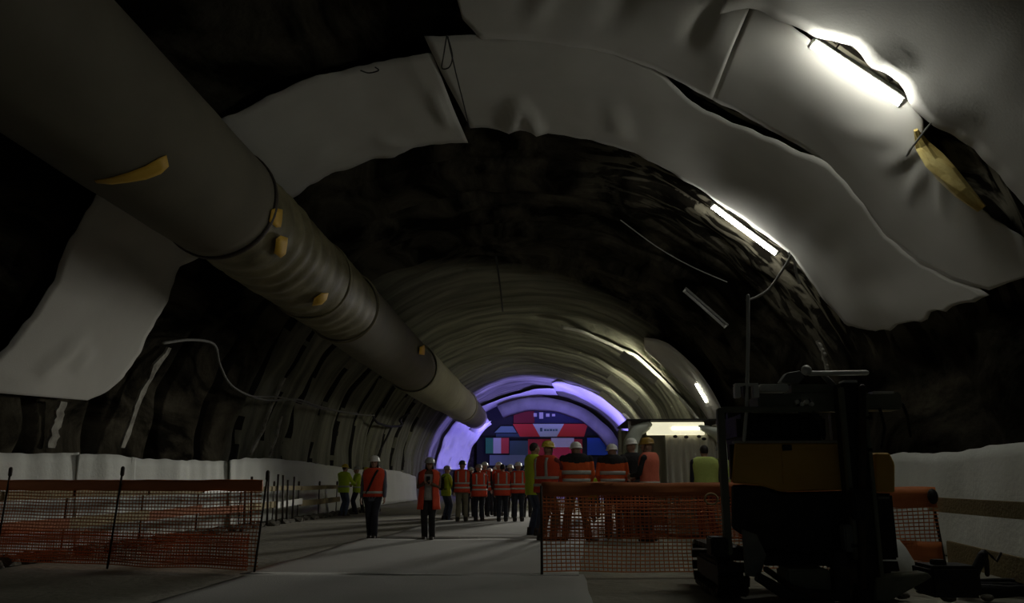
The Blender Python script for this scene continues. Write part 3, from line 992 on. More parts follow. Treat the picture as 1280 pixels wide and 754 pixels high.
for k, (x, yt) in enumerate(((317, 596), (337, 590), (348, 593), (356, 594), (361, 600), (368, 596), (309, 600))):
    q = atX(x, 605, -7.3)
    a = Vector((-7.3, q.y, 0))
    b = atY(x - 2 + (k % 3), yt, q.y)
    o = rod(None, a, b, .03, False)
    tag(o, ('second', 'third', 'fourth', 'fifth', 'sixth', 'rightmost', 'leftmost')[k] + ' of the dark upright steel rods right of the left barrier', 'rod', 'steel rods by the left rail')
    o.name = 'steel_rod'
# timber rails on the right
gr_ = empty('timber_guardrail', (4.6, 8, 0), 0, 'two plank timber guard rail at the right edge in front of the wall sheet', 'guardrail')
plank(gr_, (4.62, 10.35, .83), (4.66, 5.6, .80), .17, .04, WOOD)
plank(gr_, (4.62, 10.0, .30), (4.66, 5.6, .12), .25, .04, WOOD)
keep(rod(gr_, (4.74, 6.4, 0), (4.74, 6.4, 1.0), .02, False), gr_)
keep(rod(gr_, (4.70, 10.28, 0), (4.62, 10.28, .98), .02, False), gr_)

# ------------------------------------------------------------------ tent
def pos_at(root, o):
    o.matrix_parent_inverse = Matrix.Translation(-root.location)
    return o
TX0, TX1, TY0, TY1, TH = 1.62, 3.58, 17.35, 19.9, 2.36
tent = empty('shelter_tent', (2.6, 17.35, 0), 0, 'small curtained shelter with a lit white roof panel right of centre', 'shelter')
CURT = mat('grey_curtain', (.46, .44, .37), .9, (.54, .52, .44), 3, .7)
CURTD = mat('pale_drape', (.52, .56, .48), .9, (.60, .64, .56), 3, .7)
def curtain(name, a, b, z0, z1, depth, freq, m, seed=1, nn=120):
    a, b = Vector(a), Vector(b)
    d = (b - a)
    nrm = Vector((-d.y, d.x, 0)).normalized()
    g = []
    for j in range(9):
        z = z0 + (z1 - z0) * j / 8
        row = []
        for i in range(nn):
            s = i / (nn - 1)
            row.append(a + d * s + nrm * depth * (math.sin(freq * d.length * s + 2 * nz(s * 6, seed) + .5 * nz(s * 3, z)) + .6 * nz(s * 9, z * .6, seed)) + Vector((0, 0, z)))
        g.append(row)
    bm = bmesh.new()
    shell(bm, g, .012)
    return pos_at(tent, obj(name, bm, m, tent, True))
for x, y in ((TX0 + .05, TY0 + .05), (TX1 - .05, TY0 + .05), (TX0 + .05, TY1 - .05), (TX1 - .05, TY1 - .05)):
    bm = bmesh.new(); box(bm, (x, y, TH / 2), (.06, .06, TH), None, .006)
    pos_at(tent, obj('tent_pole', bm, PALEM, tent))
bm = bmesh.new(); bbox(bm, (TX0 - .02, TY0 - .12, TH), (TX1 + .1, TY1, TH + .035), .008)
pos_at(tent, obj('roof_sheet', bm, DARKM, tent))
bm = bmesh.new(); bbox(bm, (2.42, TY0 + .12, .04), (TX1 + .02, TY0 + .15, .98)); 
pos_at(tent, obj('side_board', bm, mat('dun_board', (.26, .24, .19), .85, (.32, .295, .23), 2, .6), tent))
curtain('curtain', (2.42, TY0 + .05, 0), (TX1 + .02, TY0 + .05, 0), .95, TH - .26, .022, 42, CURT, 4)
curtain('curtain', (TX1 + .02, TY0 + .1, 0), (TX1 + .02, TY1, 0), .1, TH - .05, .03, 30, CURT, 6)
curtain('curtain', (TX0, TY1, 0), (TX1, TY1, 0), .1, TH - .05, .03, 30, CURT, 9)
# tied-back drape on the left corner
bm = bmesh.new()
pts = [(TX0 + .42, TY0, 2.26), (TX0 + .20, TY0 - .03, 2.16), (TX0 + .07, TY0 - .03, 1.9), (TX0 + .03, TY0, 1.5), (TX0 + .05, TY0, 1.0), (TX0 + .05, TY0, .1)]
chain(bm, pts, [.10, .14, .15, .14, .13, .14], 14)
for v in bm.verts:
    v.co += Vector((.03 * math.sin(v.co.x * 60 + v.co.y * 40), 0, 0))
pos_at(tent, obj('tied_drape', bm, CURTD, tent, True))
bm = bmesh.new()
chain(bm, [(TX1 - .42, TY0 - .02, 2.22), (TX1 - .12, TY0 - .04, 2.12), (TX1 + .02, TY0, 1.9), (TX1 + .06, TY0, 1.4)], [.06, .12, .10, .06], 12)
pos_at(tent, obj('tied_drape', bm, CURTD, tent, True))
PAN = mat('lit_panel', (1.0, .95, .68), .6, emit=.50)
bm = bmesh.new(); bbox(bm, (2.02, TY0 - .04, TH - .30), (3.24, TY0 + .02, TH - .03), .01)
lp = pos_at(tent, obj('light_panel', bm, PAN, tent))
lp['label'] = 'glowing warm white backlit roof panel'
bm = bmesh.new(); bbox(bm, (2.55, TY0 - .07, TH - .19), (3.15, TY0 - .041, TH - .13), .008)
t2 = obj('light_tube', bm, mat('panel_tube', (1, .98, .85), .5, emit=.85), lp)
for k, (x, z) in enumerate(((2.62, 2.03), (2.85, 2.02), (3.12, 2.03), (3.22, 1.98))):
    bm = bmesh.new(); ball(bm, (x, TY0 - .03, z), (.05, .03, .035), 8, 6)
    pos_at(tent, obj('curtain_clip', bm, DARKM, tent, True))

# ------------------------------------------------------------------ drill rig
rig = empty('drill_rig', (2.6, 8.6, 0), 0, 'dark tracked drilling rig with a worn yellow hood at lower right', 'drill rig')
def pxbox(name, x0, y0, x1, y1, Y0, Y1, m, bevel=.012, parent=None, rot=None):
    ym, xm = (y0 + y1) / 2, (x0 + x1) / 2
    X0, X1 = atY(x0, ym, Y0).x, atY(x1, ym, Y0).x
    Z1, Z0_ = atY(xm, y0, Y0).z, atY(xm, y1, Y0).z
    bm = bmesh.new()
    bbox(bm, (X0, Y0, max(.0, Z0_)), (X1, Y1, Z1), bevel)
    o = obj(name, bm, m, parent or rig)
    return o if parent else pos_at(rig, o)
def pxrod(name, pts, r, m, parent=None, n=8, sub=1):
    bm = bmesh.new()
    chain(bm, [atY(*p) for p in pts], r, n)
    o = obj(name, bm, m, parent or rig, True)
    return o if parent else pos_at(rig, o)
def prism(name, poly, Y0, Y1, m, bevel=.012, parent=None, dx=0.0):
    """front outline in the plane Y0 pushed back to Y1 at constant section"""
    q = [atY(x, y, Y0) for x, y in poly]
    bm = bmesh.new()
    a = [bm.verts.new(p) for p in q]
    b = [bm.verts.new(p + Vector((dx, Y1 - Y0, 0))) for p in q]     # dx: the rig stands slightly askew
    bm.faces.new(a); bm.faces.new(b[::-1])
    for i in range(len(q)):
        k = (i + 1) % len(q)
        bm.faces.new((a[i], b[i], b[k], a[k]))
    bmesh.ops.recalc_face_normals(bm, faces=bm.faces)
    if bevel:
        bmesh.ops.bevel(bm, geom=list(bm.edges), offset=bevel, segments=1, affect='EDGES')
    o = obj(name, bm, m, parent or rig)
    return o if parent else pos_at(rig, o)
hood = prism('hood', [(918, 553), (1062, 553), (1064, 613), (976, 615), (950, 607), (914, 604)], 8.05, 9.3, YELM, .02, None, .36)
hood['label'] = 'worn yellow painted hood'
pxbox('hood_rim', 917, 551, 1062, 554, 8.02, 8.1, mat('scuffed_edge', (.45, .42, .34), .6, (.3, .27, .2), 9), .004, hood)
pxbox('hatch', 978, 562, 1050, 606, 8.03, 8.07, YELM, .008, hood)
pxbox('latch', 979, 556, 990, 563, 8.0, 8.04, DARKM, .004, hood)
prism('side_hood', [(1094, 566), (1112, 566), (1119, 580), (1119, 616), (1094, 616)], 8.3, 9.2, YELM, .015)['label'] = 'narrow yellow painted side cover'
prism('body', [(914, 606), (952, 609), (976, 617), (1064, 615), (1064, 690), (1000, 692), (955, 688), (914, 660)], 8.12, 9.25, DARKM, .02, None, .36)
pxbox('side_body', 1092, 617, 1120, 700, 8.35, 9.2, DARKM, .02)
pxbox('side_handle', 1098, 621, 1112, 624, 8.3, 8.34, GREYM, .003)
# cab frame, engine block, top works
pxbox('frame_post', 902, 510, 911, 694, 8.0, 8.1, GREENM, .01)
pxbox('frame_post', 1040, 512, 1048, 553, 8.9, 9.0, DARKM, .008)
pxbox('frame_post', 912, 516, 918, 600, 9.1, 9.2, DARKM, .008)
pxbox('top_rail', 903, 508, 1068, 515, 8.0, 8.08, GREENM, .01)
pxbox('radiator', 922, 517, 1034, 552, 8.35, 9.2, DARKM, .05)
bm = bmesh.new()
for k in range(9):
    x = atY(928 + k * 12, 535, 8.33).x
    bbox(bm, (x, 8.31, 1.55), (x + .03, 8.35, 1.75))
pos_at(rig, obj('grille', bm, RUB, rig))
pxbox('boom', 948, 492, 1092, 512, 8.1, 8.5, GREENM, .02)
pxbox('boom', 1088, 490, 1128, 512, 8.12, 8.42, GREENM, .02)
pxbox('boom_cradle', 990, 480, 1075, 492, 8.15, 8.45, GREENM, .015)
pxrod('hydraulic_ram', [(1012, 467, 8.1), (1083, 466, 8.1)], .026, PALEM)['label'] = 'pale chromed ram'
bm = bmesh.new(); ball(bm, atY(1008, 463, 8.1), .052, 14, 10)
pos_at(rig, obj('ram_knuckle', bm, PALEM, rig, True))['label'] = 'pale round knuckle'
prism('ram_clevis', [(976, 477), (984, 466), (1000, 463), (1006, 472), (998, 480)], 8.06, 8.2, GREYM, .006)
pxrod('strut', [(1030, 470, 8.15), (1042, 482, 8.15)], .03, GREYM)
pxbox('lamp_bracket', 919, 479, 948, 482, 8.05, 8.15, PALEM, .004)
for x in (919, 930, 942):
    pxbox('work_lamp', x, 482, x + 7, 497, 8.06, 8.16, [PALEM, DARKM, PALEM][[919, 930, 942].index(x)], .006)
pxbox('control_box', 950, 480, 986, 489, 8.05, 8.25, PALEM, .01)['label'] = 'pale painted control box'
pxbox('valve_block', 1055, 475, 1072, 480, 8.05, 8.2, PALEM, .006)
pxbox('valve_block', 1092, 489, 1118, 492, 8.05, 8.2, PALEM, .004)
bm = bmesh.new()
for k in range(4):
    c = atY(995 + 6 * k, 503 + 3 * (k % 2), 8.06)
    cyl(bm, c, c + Vector((0, -.05, 0)), .022, 8)
pos_at(rig, obj('hose_fitting', bm, PALEM, rig, True))
for pts in ([(1000, 500, 8.05), (996, 512, 8.02), (1003, 520, 8.05), (1012, 512, 8.05)], [(1012, 500, 8.04), (1016, 514, 8.02), (1024, 528, 8.1), (1030, 548, 8.2)], [(1100, 512, 8.1), (1106, 535, 8.1), (1102, 560, 8.15)], [(1128, 505, 8.2), (1134, 520, 8.2), (1138, 545, 8.25)]):
    pxrod('hose', pts, .016, RUB)
pxrod('antenna_pipe', [(935, 370, 8.1), (935, 430, 8.1), (933, 515, 8.05), (930, 550, 7.98)],   .018, PALEM)['label'] = 'tall thin grey vertical pipe'
# mast
pxbox('mast', 1063, 478, 1093, 742, 7.75, 8.0, DARKM, .015)
pxbox('mast_rail', 1060, 484, 1065, 700, 7.7, 7.78, GREENM, .006)
pxbox('mast_rail', 1090, 484, 1095, 735, 7.7, 7.78, GREENM, .006)
for k, y in enumerate((520, 560, 600, 640, 680)):
    pxbox('mast_rung', 1065, y, 1091, y + 5, 7.7, 7.76, DARKM, .004)
pxrod('drill_rod', [(1078, 485, 7.66), (1078, 735, 7.66)], .035, STEEL)
pxbox('drill_head', 1067, 610, 1090, 650, 7.58, 7.74, DARKM, .02)
pxbox('cylinder_plate', 1056, 656, 1070, 690, 7.72, 7.85, GREYM, .015)
# undercarriage
def track(x0, x1, y0, y1, Ya):
    X0, X1 = atY(x0, 720, Ya).x, atY(x1, 720, Ya).x
    tr = bmesh.new()
    bbox(tr, (X0 + .03, Ya + .12, .10), (X1 - .03, Ya + 1.35, .32), .03)
    root = pos_at(rig, obj('track_frame', tr, DARKM, rig))
    L, r = 1.0, .21
    n = 26
    per = 2 * L + 2 * math.pi * r
    for k in range(n):
        s = per * k / n
        if s < L:
            y, z, a = s, 0, 0
        elif s < L + math.pi * r:
            t = (s - L) / r; y, z, a = L + r * math.sin(t), r - r * math.cos(t), t
        elif s < 2 * L + math.pi * r:
            y, z, a = L - (s - L - math.pi * r), 2 * r, math.pi
        else:
            t = (s - 2 * L - math.pi * r) / r; y, z, a = -r * math.sin(t), r + r * math.cos(t), math.pi + t
        bm = bmesh.new()
        box(bm, ((X0 + X1) / 2, Ya + .25 + y, .03 + z), (X1 - X0, .09, .045), Matrix.Rotation(a, 3, 'X'))
        obj('track_shoe', bm, STEEL, root)
track(898, 938, 690, 740, 8.1)
track(1096, 1126, 690, 740, 8.3)
pxbox('step_box', 889, 672, 911, 696, 7.95, 8.2, DARKM, .015)
pxrod('step_hook', [(893, 694, 7.95), (897, 703, 7.95), (908, 705, 7.98)], .012, DARKM)
prism('mud_plate', [(928, 662), (946, 668), (958, 694), (950, 722), (932, 720)], 7.95, 7.99, GREYM, .004)['label'] = 'grey bent metal plate'
pxbox('axle', 955, 690, 1064, 708, 8.3, 8.7, DARKM, .02)
prism('draw_frame', [(950, 716), (985, 735), (1060, 742), (1060, 752), (980, 750), (946, 727)], 7.6, 7.72, DARKM, .012)
pxbox('ground_pan', 984, 712, 1040, 742, 7.75, 8.1, GREENM, .02)
pxrod('tow_bar', [(958, 712, 7.8), (990, 735, 7.6), (1030, 748, 7.45)], .03, STEEL)
prism('outrigger', [(1094, 722), (1160, 716), (1166, 722), (1112, 752), (1094, 752)], 7.7, 7.9, GREENM, .012)
pxbox('jack_leg', 1044, 690, 1062, 752, 7.62, 7.75, DARKM, .012)
bm = bmesh.new()
c = atY(1078, 748, 7.7)
lathe(bm, [(.02, .0), (.24, .0), (.24, .03), (.10, .06), (.06, .2), (.02, .2)], 16, (c.x, c.y, .01))
pos_at(rig, obj('jack_foot', bm, DARKM, rig, True))
# white sack beside the rig
bm = bmesh.new()
lathe(bm, [(.02, 0), (.19, .0), (.23, .08), (.21, .24), (.15, .38), (.09, .46), (.02, .48)], 20)
for v in bm.verts:
    v.co += Vector((.03 * nz(v.co.x * 6, v.co.y * 6, v.co.z * 5), .03 * nz(v.co.z * 6, v.co.x * 7, 2), 0))
o = tag(obj('sack', bm, FELT_LOW, None, True), 'white bulging sack on the ground behind the right side of the drill rig', 'sack')
o.location = atY(1117, 708, 9.55) * 1
o.location.z = 0

# clutter at lower right: steel clamp stand, hose coil, timber
cs = empty('pipe_clamp_stand', (atY(1200, 740, 7.9).x, 7.9, 0), 0, 'dark steel pipe clamp stand on the ground at the lower right', 'tool')
def rx(name, o, root):
    return pos_at(root, o)
def part_box(root, name, x0, y0, x1, y1, Y0, Y1, m, bevel=.01):
    o = pxbox(name, x0, y0, x1, y1, Y0, Y1, m, bevel)
    o.parent = root
    o.matrix_parent_inverse = Matrix.Translation(-root.location)
    return o
def part_rod(root, name, pts, r, m):
    o = pxrod(name, pts, r, m)
    o.parent = root
    o.matrix_parent_inverse = Matrix.Translation(-root.location)
    return o
part_box(cs, 'base_block', 1164, 708, 1228, 748, 7.75, 8.15, DARKM, .03)
part_box(cs, 'lug', 1168, 700, 1184, 712, 7.85, 7.95, STEEL, .01)
part_rod(cs, 'jaw', [(1212, 735, 7.8), (1220, 712, 7.8), (1229, 694, 7.78)], .045, DARKM)
part_rod(cs, 'arm', [(1224, 706, 7.8), (1232, 688, 7.78), (1240, 696, 7.75), (1246, 702, 7.74), (1251, 692, 7.74)], .012, STEEL)
part_rod(cs, 'arm', [(1229, 690, 7.8), (1233, 700, 7.8), (1234, 718, 7.8)], .022, STEEL)
bm = bmesh.new()
random.seed(3)
for k in range(3):
    pts = []
    c = atZ(1250, 745, .0)
    for i in range(40):
        a = i / 39 * 2 * math.pi * 2.3
        rr = .26 + .05 * k + .04 * nz(i * .3, k)
        pts.append(Vector((c.x + rr * math.cos(a) * 1.2, c.y - .1 + rr * math.sin(a) * .7, .03 + .035 * k + .02 * nz(i * .5, k, 4) + i * .0008)))
    chain(bm, pts, .022, 6)
tag(obj('hose_coil', bm, RUB, None, True), 'black hose coiled loosely on the ground at the lower right corner', 'hose')
random.seed(12)
for k, (x, y, s) in enumerate(((1185, 752, .07), (1236, 751, .06), (1150, 742, .05), (1128, 748, .06), (1272, 735, .07))):
    bm = bmesh.new()
    q = bmesh.ops.create_icosphere(bm, subdivisions=2, radius=s)
    for v in q['verts']:
        v.co *= 1 + .4 * nz(v.co.x * 12 + k, v.co.y * 12, v.co.z * 12)
        v.co.z *= .6
    o = tag(obj('stone', bm, ROCKW), ('dark stone in front of the pipe clamp stand', 'smaller dark stone right of the pipe clamp stand', 'dark stone left of the pipe clamp stand', 'dark stone just right of the rig jack foot', 'dark stone beside the hose coil')[k], 'stone', 'stones by the rig')
    p = atZ(x, y)
    o.location = (p.x, p.y, s * .5)

# ------------------------------------------------------------------ people
RED = mat('hivis_red', (.78, .085, .03), .8, (.66, .06, .022), 6, .7, .15, 25)
ORJ = mat('hivis_orange', (.80, .13, .02), .8, (.68, .10, .016), 6, .7, .15, 25)
COR = mat('hivis_coral', (.80, .20, .12), .8, (.70, .16, .09), 6, .7, .15, 25)
YEL = mat('hivis_yellow', (.52, .70, .03), .8, (.43, .60, .025), 6, .7, .15, 25)
PYEL = mat('pale_hivis_yellow', (.55, .66, .18), .8, (.47, .58, .14), 6, .7, .15, 25)
REFL = mat('reflective_tape', (.52, .53, .48), .5, (.45, .46, .42), 15, .5)
NAVY = mat('navy_cloth', (.016, .018, .028), .85, (.028, .03, .045), 8, .6, .2, 30)
BLACK = mat('black_cloth', (.012, .011, .012), .85, (.022, .02, .02), 8, .6, .2, 30)
JEAN = mat('denim', (.05, .07, .12), .85, (.085, .11, .17), 8, .6, .2, 40)
KHAKI = mat('khaki_cloth', (.17, .155, .10), .85, (.23, .21, .14), 8, .6, .2, 30)
MAROON = mat('maroon_cloth', (.13, .02, .018), .85, (.18, .03, .025), 8, .6, .2, 30)
GREYB = mat('blue_grey_cloth', (.10, .12, .16), .85, (.14, .16, .2), 8, .6, .2, 30)
GREYS = mat('grey_cloth', (.30, .30, .28), .85, (.38, .38, .35), 8, .6, .2, 30)
BROWN = mat('brown_cloth', (.11, .06, .035), .85, (.16, .09, .05), 8, .6, .2, 30)
WHITEH = mat('white_helmet', (.86, .86, .80), .35)
YELH = mat('yellow_helmet', (.62, .46, .04), .4)
OCHH = mat('ochre_helmet', (.45, .28, .05), .4)
GREYH = mat('grey_helmet', (.30, .30, .28), .45)
HAIRD = mat('dark_hair', (.02, .013, .01), .7)
BOOT = mat('dark_boot', (.025, .02, .016), .7, (.05, .04, .03), 14, .5)
EYEM = mat('eye', (.04, .03, .02), .2)

TORSO = [(.84, .160, .118, 0), (.92, .172, .122, 0), (1.02, .160, .112, 0), (1.10, .155, .108, .002), (1.20, .168, .116, .006), (1.30, .182, .124, .006), (1.38, .188, .122, 0), (1.44, .172, .104, -.006), (1.485, .118, .080, -.012), (1.515, .070, .066, -.012)]
def torso_at(z):
    for a, b in zip(TORSO, TORSO[1:]):
        if z <= b[0]:
            t = max(0, (z - a[0]) / (b[0] - a[0]))
            return [a[i] + (b[i] - a[i]) * t for i in range(4)]
    return list(TORSO[-1])
def ik(a, b, l1, l2, pole):
    d = b - a
    L = min(d.length, (l1 + l2) * .995)
    d.normalize()
    b = a + d * L
    x = (l1 * l1 - l2 * l2 + L * L) / (2 * L)
    h = math.sqrt(max(0, l1 * l1 - x * x))
    p = pole - d * pole.dot(d)
    p = p.normalized() if p.length > 1e-6 else Vector((0, -1, 0))
    return a + d * x + p * h, b

N_PEOPLE = [0]
def person(px, py, top, rz, label, group=None, top_m=NAVY, vest=None, jacket=None, legs=NAVY, helmet=WHITEH, hands=None, feet=None, lean=0.0, girth=1.0,
           vest_low=.86, gap=0, yoke=None, hair=None, head_turn=0, head_tilt=0, stripes=True, vx=0.011, straps=True, boots=BOOT, shirt_low=None, Yoff=0, eyes=False, shrug=0.0):
    girth *= 1.12
    base = atZ(px, py)
    base.y += Yoff
    base.z = 0
    total = atY(px, top, base.y).z
    H = total - (.035 if helmet is not None else 0)
    S = max(.80, min(1.12, H / 1.76))
    root = empty('person', base, math.radians(rz), label, 'person', group)
    lx = lambda z: lean * max(0, z - .9)
    def tw(v):      # shear for the lean, lift of the shoulders
        return Vector((v[0], v[1] + lx(v[2]), v[2] + (shrug * min(1, max(0, (v[2] - 1.2) / .2)) if v[2] < 1.55 else 0)))
    hips = [Vector((s * .092, 0, .90)) for s in (-1, 1)]
    fs = feet or [(-.11, .0), (.11, .03)]
    ank = [Vector((x, y, .095)) for x, y in fs]
    knee, hip2 = [], []
    for h, a in zip(hips, ank):
        k, b = ik(h, a, .425, .415, Vector((0, 1, 0)))
        knee.append(k)
    sho = [tw((s * .185 * girth, -.01, 1.425)) for s in (-1, 1)]
    hd = hands or [(-.26, .06, .82), (.26, .06, .82)]
    elb, wri, hdir = [], [], []
    for i, s in enumerate((-1, 1)):
        t = Vector(hd[i])
        pole = Vector((s * .7, -.7, -.5)) if t.z > .95 else Vector((s * .5, -1, 0))
        e, b = ik(sho[i], t, .295, .255, pole)
        elb.append(e); wri.append(b); hdir.append((b - e).normalized())
    hc = tw((0, .03, 1.635))
    hm = Matrix.Rotation(math.radians(head_turn), 3, 'Z') @ Matrix.Rotation(math.radians(-head_tilt), 3, 'X')
    hp = lambda x, y, z: hc + hm @ Vector((x, y, z))
    # ---- body: one continuous skin
    bm = bmesh.new()
    ball(bm, hc, (.074, .094, .108), 16, 12, hm)
    ball(bm, hp(0, .03, -.055), (.056, .066, .062), 12, 8, hm)
    chain(bm, [hp(0, .088, .018), hp(0, .108, -.022)], [.010, .017], 8)
    for s in (-1, 1):
        ball(bm, hp(s * .076, -.008, -.012), (.012, .022, .034), 8, 6, hm)
        ball(bm, hp(s * .03, .082, .028), (.024, .014, .008), 8, 6, hm)
    ball(bm, hp(0, .088, -.056), (.026, .012, .008), 8, 6, hm)
    chain(bm, [tw((0, -.012, 1.44)), hp(0, -.012, -.07)], [.062, .056], 12)
    loft(bm, [[tw((girth * .93 * rx * math.cos(a), cy + .93 * ry * math.sin(a), z)) for a in [2 * math.pi * k / 18 for k in range(18)]] for z, rx, ry, cy in TORSO])
    for i in (0, 1):
        chain(bm, [sho[i], elb[i], wri[i]], [.054, .041, .030], 10)
        chain(bm, [hips[i], knee[i], ank[i] + Vector((0, 0, .03))], [.082, .055, .042], 10)
        d = hdir[i]
        n = Vector((-(1 if i else -1), 0, 0))
        n = (n - d * n.dot(d)).normalized() if abs(n.dot(d)) < .9 else Vector((0, 0, 1))
        chain(bm, [wri[i], wri[i] + d * .035, wri[i] + d * .085], [.028, .038, .036], 10, .55, n)
    bm = fuse(bm, vx, 3)
    for i in (0, 1):
        d = hdir[i]
        s = 1 if i else -1
        n = Vector((-s, 0, 0))
        n = (n - d * n.dot(d)).normalized() if abs(n.dot(d)) < .9 else Vector((0, 0, 1))
        side = d.cross(n).normalized()
        if side.y < 0:
            side = -side
        p0 = wri[i] + d * .085
        for k, L in enumerate((.070, .080, .074, .058)):
            b = p0 + side * (.027 - .018 * k)
            chain(bm, [b - d * .025, b + d * L * .45 + n * .008, b + d * L * .8 + n * .028], [.0095, .009, .0075], 6)
        b = wri[i] + d * .03 + side * .026
        chain(bm, [b, b + side * .03 + d * .03, b + side * .036 + d * .062 + n * .012], [.013, .011, .009], 6)
    obj('body', bm, SKIN, root, True)
    if eyes:
        for s in (-1, 1):
            bm = bmesh.new(); ball(bm, hp(s * .03, .086, .012), .0105, 8, 6)
            obj('eye', bm, EYEM, root, True)
    # ---- trousers and boots
    bm = bmesh.new()
    loft(bm, [[Vector((girth * (rx + .012) * math.cos(a), cy + (ry + .012) * math.sin(a), z)) for a in [2 * math.pi * k / 18 for k in range(18)]] for z, rx, ry, cy in [(.82, .13, .10, 0)] + TORSO[:3]])
    for i in (0, 1):
        chain(bm, [hips[i], hips[i].lerp(knee[i], .5), knee[i], knee[i].lerp(ank[i], .5), ank[i] + Vector((0, 0, -.03))], [.108, .092, .076, .074, .070], 12)
    obj('trousers', fuse(bm, vx + .002, 4), legs, root, True)
    for i in (0, 1):
        bm = bmesh.new()
        a = ank[i]
        loft(bm, [[Vector((a.x + wx * math.cos(t), a.y + y, z0 + hz * (.5 + .5 * math.sin(t)) * (1 if math.sin(t) > -.3 else .9))) for t in [2 * math.pi * k / 12 for k in range(12)]]
                  for y, wx, z0, hz in [(-.085, .022, .004, .06), (-.07, .040, .0, .10), (-.01, .045, .0, .12), (.06, .046, .0, .10), (.13, .049, .0, .075), (.18, .04, .0, .062), (.20, .02, .005, .04)]])
        chain(bm, [a + Vector((0, -.03, -.02)), a + Vector((0, -.025, .06))], [.05, .052], 12, round_ends=False)
        obj('boot', bm, boots, root, True)
    # ---- upper garment (shirt or jacket)
    gm = jacket or top_m
    inf = .028 if jacket else .012
    zl = shirt_low if shirt_low else (.80 if jacket else .88)
    bm = bmesh.new()
    rings = [(zl, *torso_at(max(zl, .84))[1:])] + [r for r in TORSO if r[0] > zl + .02]
    loft(bm, [[tw((girth * (rx + inf) * math.cos(a), cy + (ry + inf) * math.sin(a), z + (.0 if z < 1.4 else .012))) for a in [2 * math.pi * k / 20 for k in range(20)]] for z, rx, ry, cy in rings])
    for i in (0, 1):
        chain(bm, [sho[i], sho[i].lerp(elb[i], .5), elb[i], elb[i].lerp(wri[i], .5), wri[i] - hdir[i] * .015], [.072, .064, .056, .052, .045] if jacket else [.064, .056, .050, .045, .038], 12)
    bm = fuse(bm, vx + .002, 4)
    mats = [gm]
    if yoke:
        mats.append(yoke)
        for f in bm.faces:
            c = f.calc_center_median()
            if c.z - .12 * abs(c.x) > 1.345 + shrug * .9:
                f.material_index = 1
    g = obj('jacket' if jacket else 'shirt', bm, mats, root, True)
    if jacket and stripes:
        for z in (1.07, 1.20) if yoke else (.98,):
            bm = bmesh.new()
            rows = []
            for zz in (z, z + .028, z + .055):
                _, rx, ry, cy = torso_at(zz)
                rows.append([tw((girth * (rx + inf + .010) * math.cos(a), cy + (ry + inf + .010) * math.sin(a), zz)) for a in [2 * math.pi * k / 32 for k in range(32)]])
            shell(bm, rows, .006, True)
            obj('reflective_stripe', bm, REFL, g, True)
    # ---- vest
    if vest:
        inv = .036
        zs = [vest_low + (1.44 - vest_low) * k / 9 for k in range(10)] + [1.475, 1.505]
        nn = 40
        g0 = math.radians(gap)
        A = [math.pi / 2 + g0 + (2 * math.pi - 2 * g0) * k / (nn - (1 if gap else 0)) for k in range(nn)]
        rows = []
        for z in zs:
            _, rx, ry, cy = torso_at(max(z, .84))
            fl = max(0, .95 - z) * .10 + (.02 * (1 - (z - vest_low)) if gap else 0)
            rows.append([tw((girth * (rx + inv + fl + .006 * nz(a * 2, z * 6, px)) * math.cos(a) , cy + (ry + inv + fl + .01 * nz(a * 3, z * 5, px)) * math.sin(a), z + .02 * (z > 1.4))) for a in A])
        bm = bmesh.new()
        shell(bm, rows, .010, not gap)
        v = obj('vest', bm, vest, root, True)
        if stripes:
            bands = [(.97, 1.02), (1.10, 1.15)]
            for z0, z1 in bands[:2 if straps else 1]:
                rows = []
                for k in range(4):
                    z = z0 + (z1 - z0) * k / 3
                    _, rx, ry, cy = torso_at(z)
                    fl = max(0, .95 - z) * .10 + (.02 * (1 - (z - vest_low)) if gap else 0)
                    rows.append([tw((girth * (rx + inv + fl + .012) * math.cos(a), cy + (ry + inv + fl + .014) * math.sin(a), z)) for a in A])
                bm = bmesh.new()
                shell(bm, rows, .006, not gap)
                obj('reflective_stripe', bm, REFL, v, True)
            if straps:
                for s in (-1, 1):
                    for fb in (-1, 1):
                        rows = [[], []]
                        for k in range(9):
                            z = 1.15 + .31 * k / 8
                            _, rx, ry, cy = torso_at(z)
                            for q, x in enumerate((.085, .125)):
                                xx = x * girth
                                yy = (ry + inv + .014) * math.sqrt(max(.02, 1 - (xx / (girth * (rx + inv + .012))) ** 2))
                                rows[q].append(tw((s * xx, cy + fb * yy, z + .02 * (z > 1.4))))
                        bm = bmesh.new()
                        shell(bm, rows, .006)
                        obj('reflective_stripe', bm, REFL, v, True)
    # ---- head gear
    if hair:
        bm = bmesh.new()
        ball(bm, hp(0, -.014, .022), (.082, .096, .100), 14, 10, hm)
        if hair == 'long':
            chain(bm, [hp(0, -.05, .0), hp(0, -.075, -.10), tw((0, -.10, 1.42))], [.075, .07, .045], 12, .7)
            for s in (-1, 1):
                chain(bm, [hp(s * .07, .0, .01), hp(s * .078, .0, -.08), tw((s * .085, .05, 1.44))], [.022, .026, .016], 8)
        bmesh.ops.delete(bm, geom=[q for q in bm.verts if (hm.inverted() @ (q.co - hc)).y > .045 and (hm.inverted() @ (q.co - hc)).z < .055], context='VERTS')
        obj('hair', bm, HAIRD, root, True)
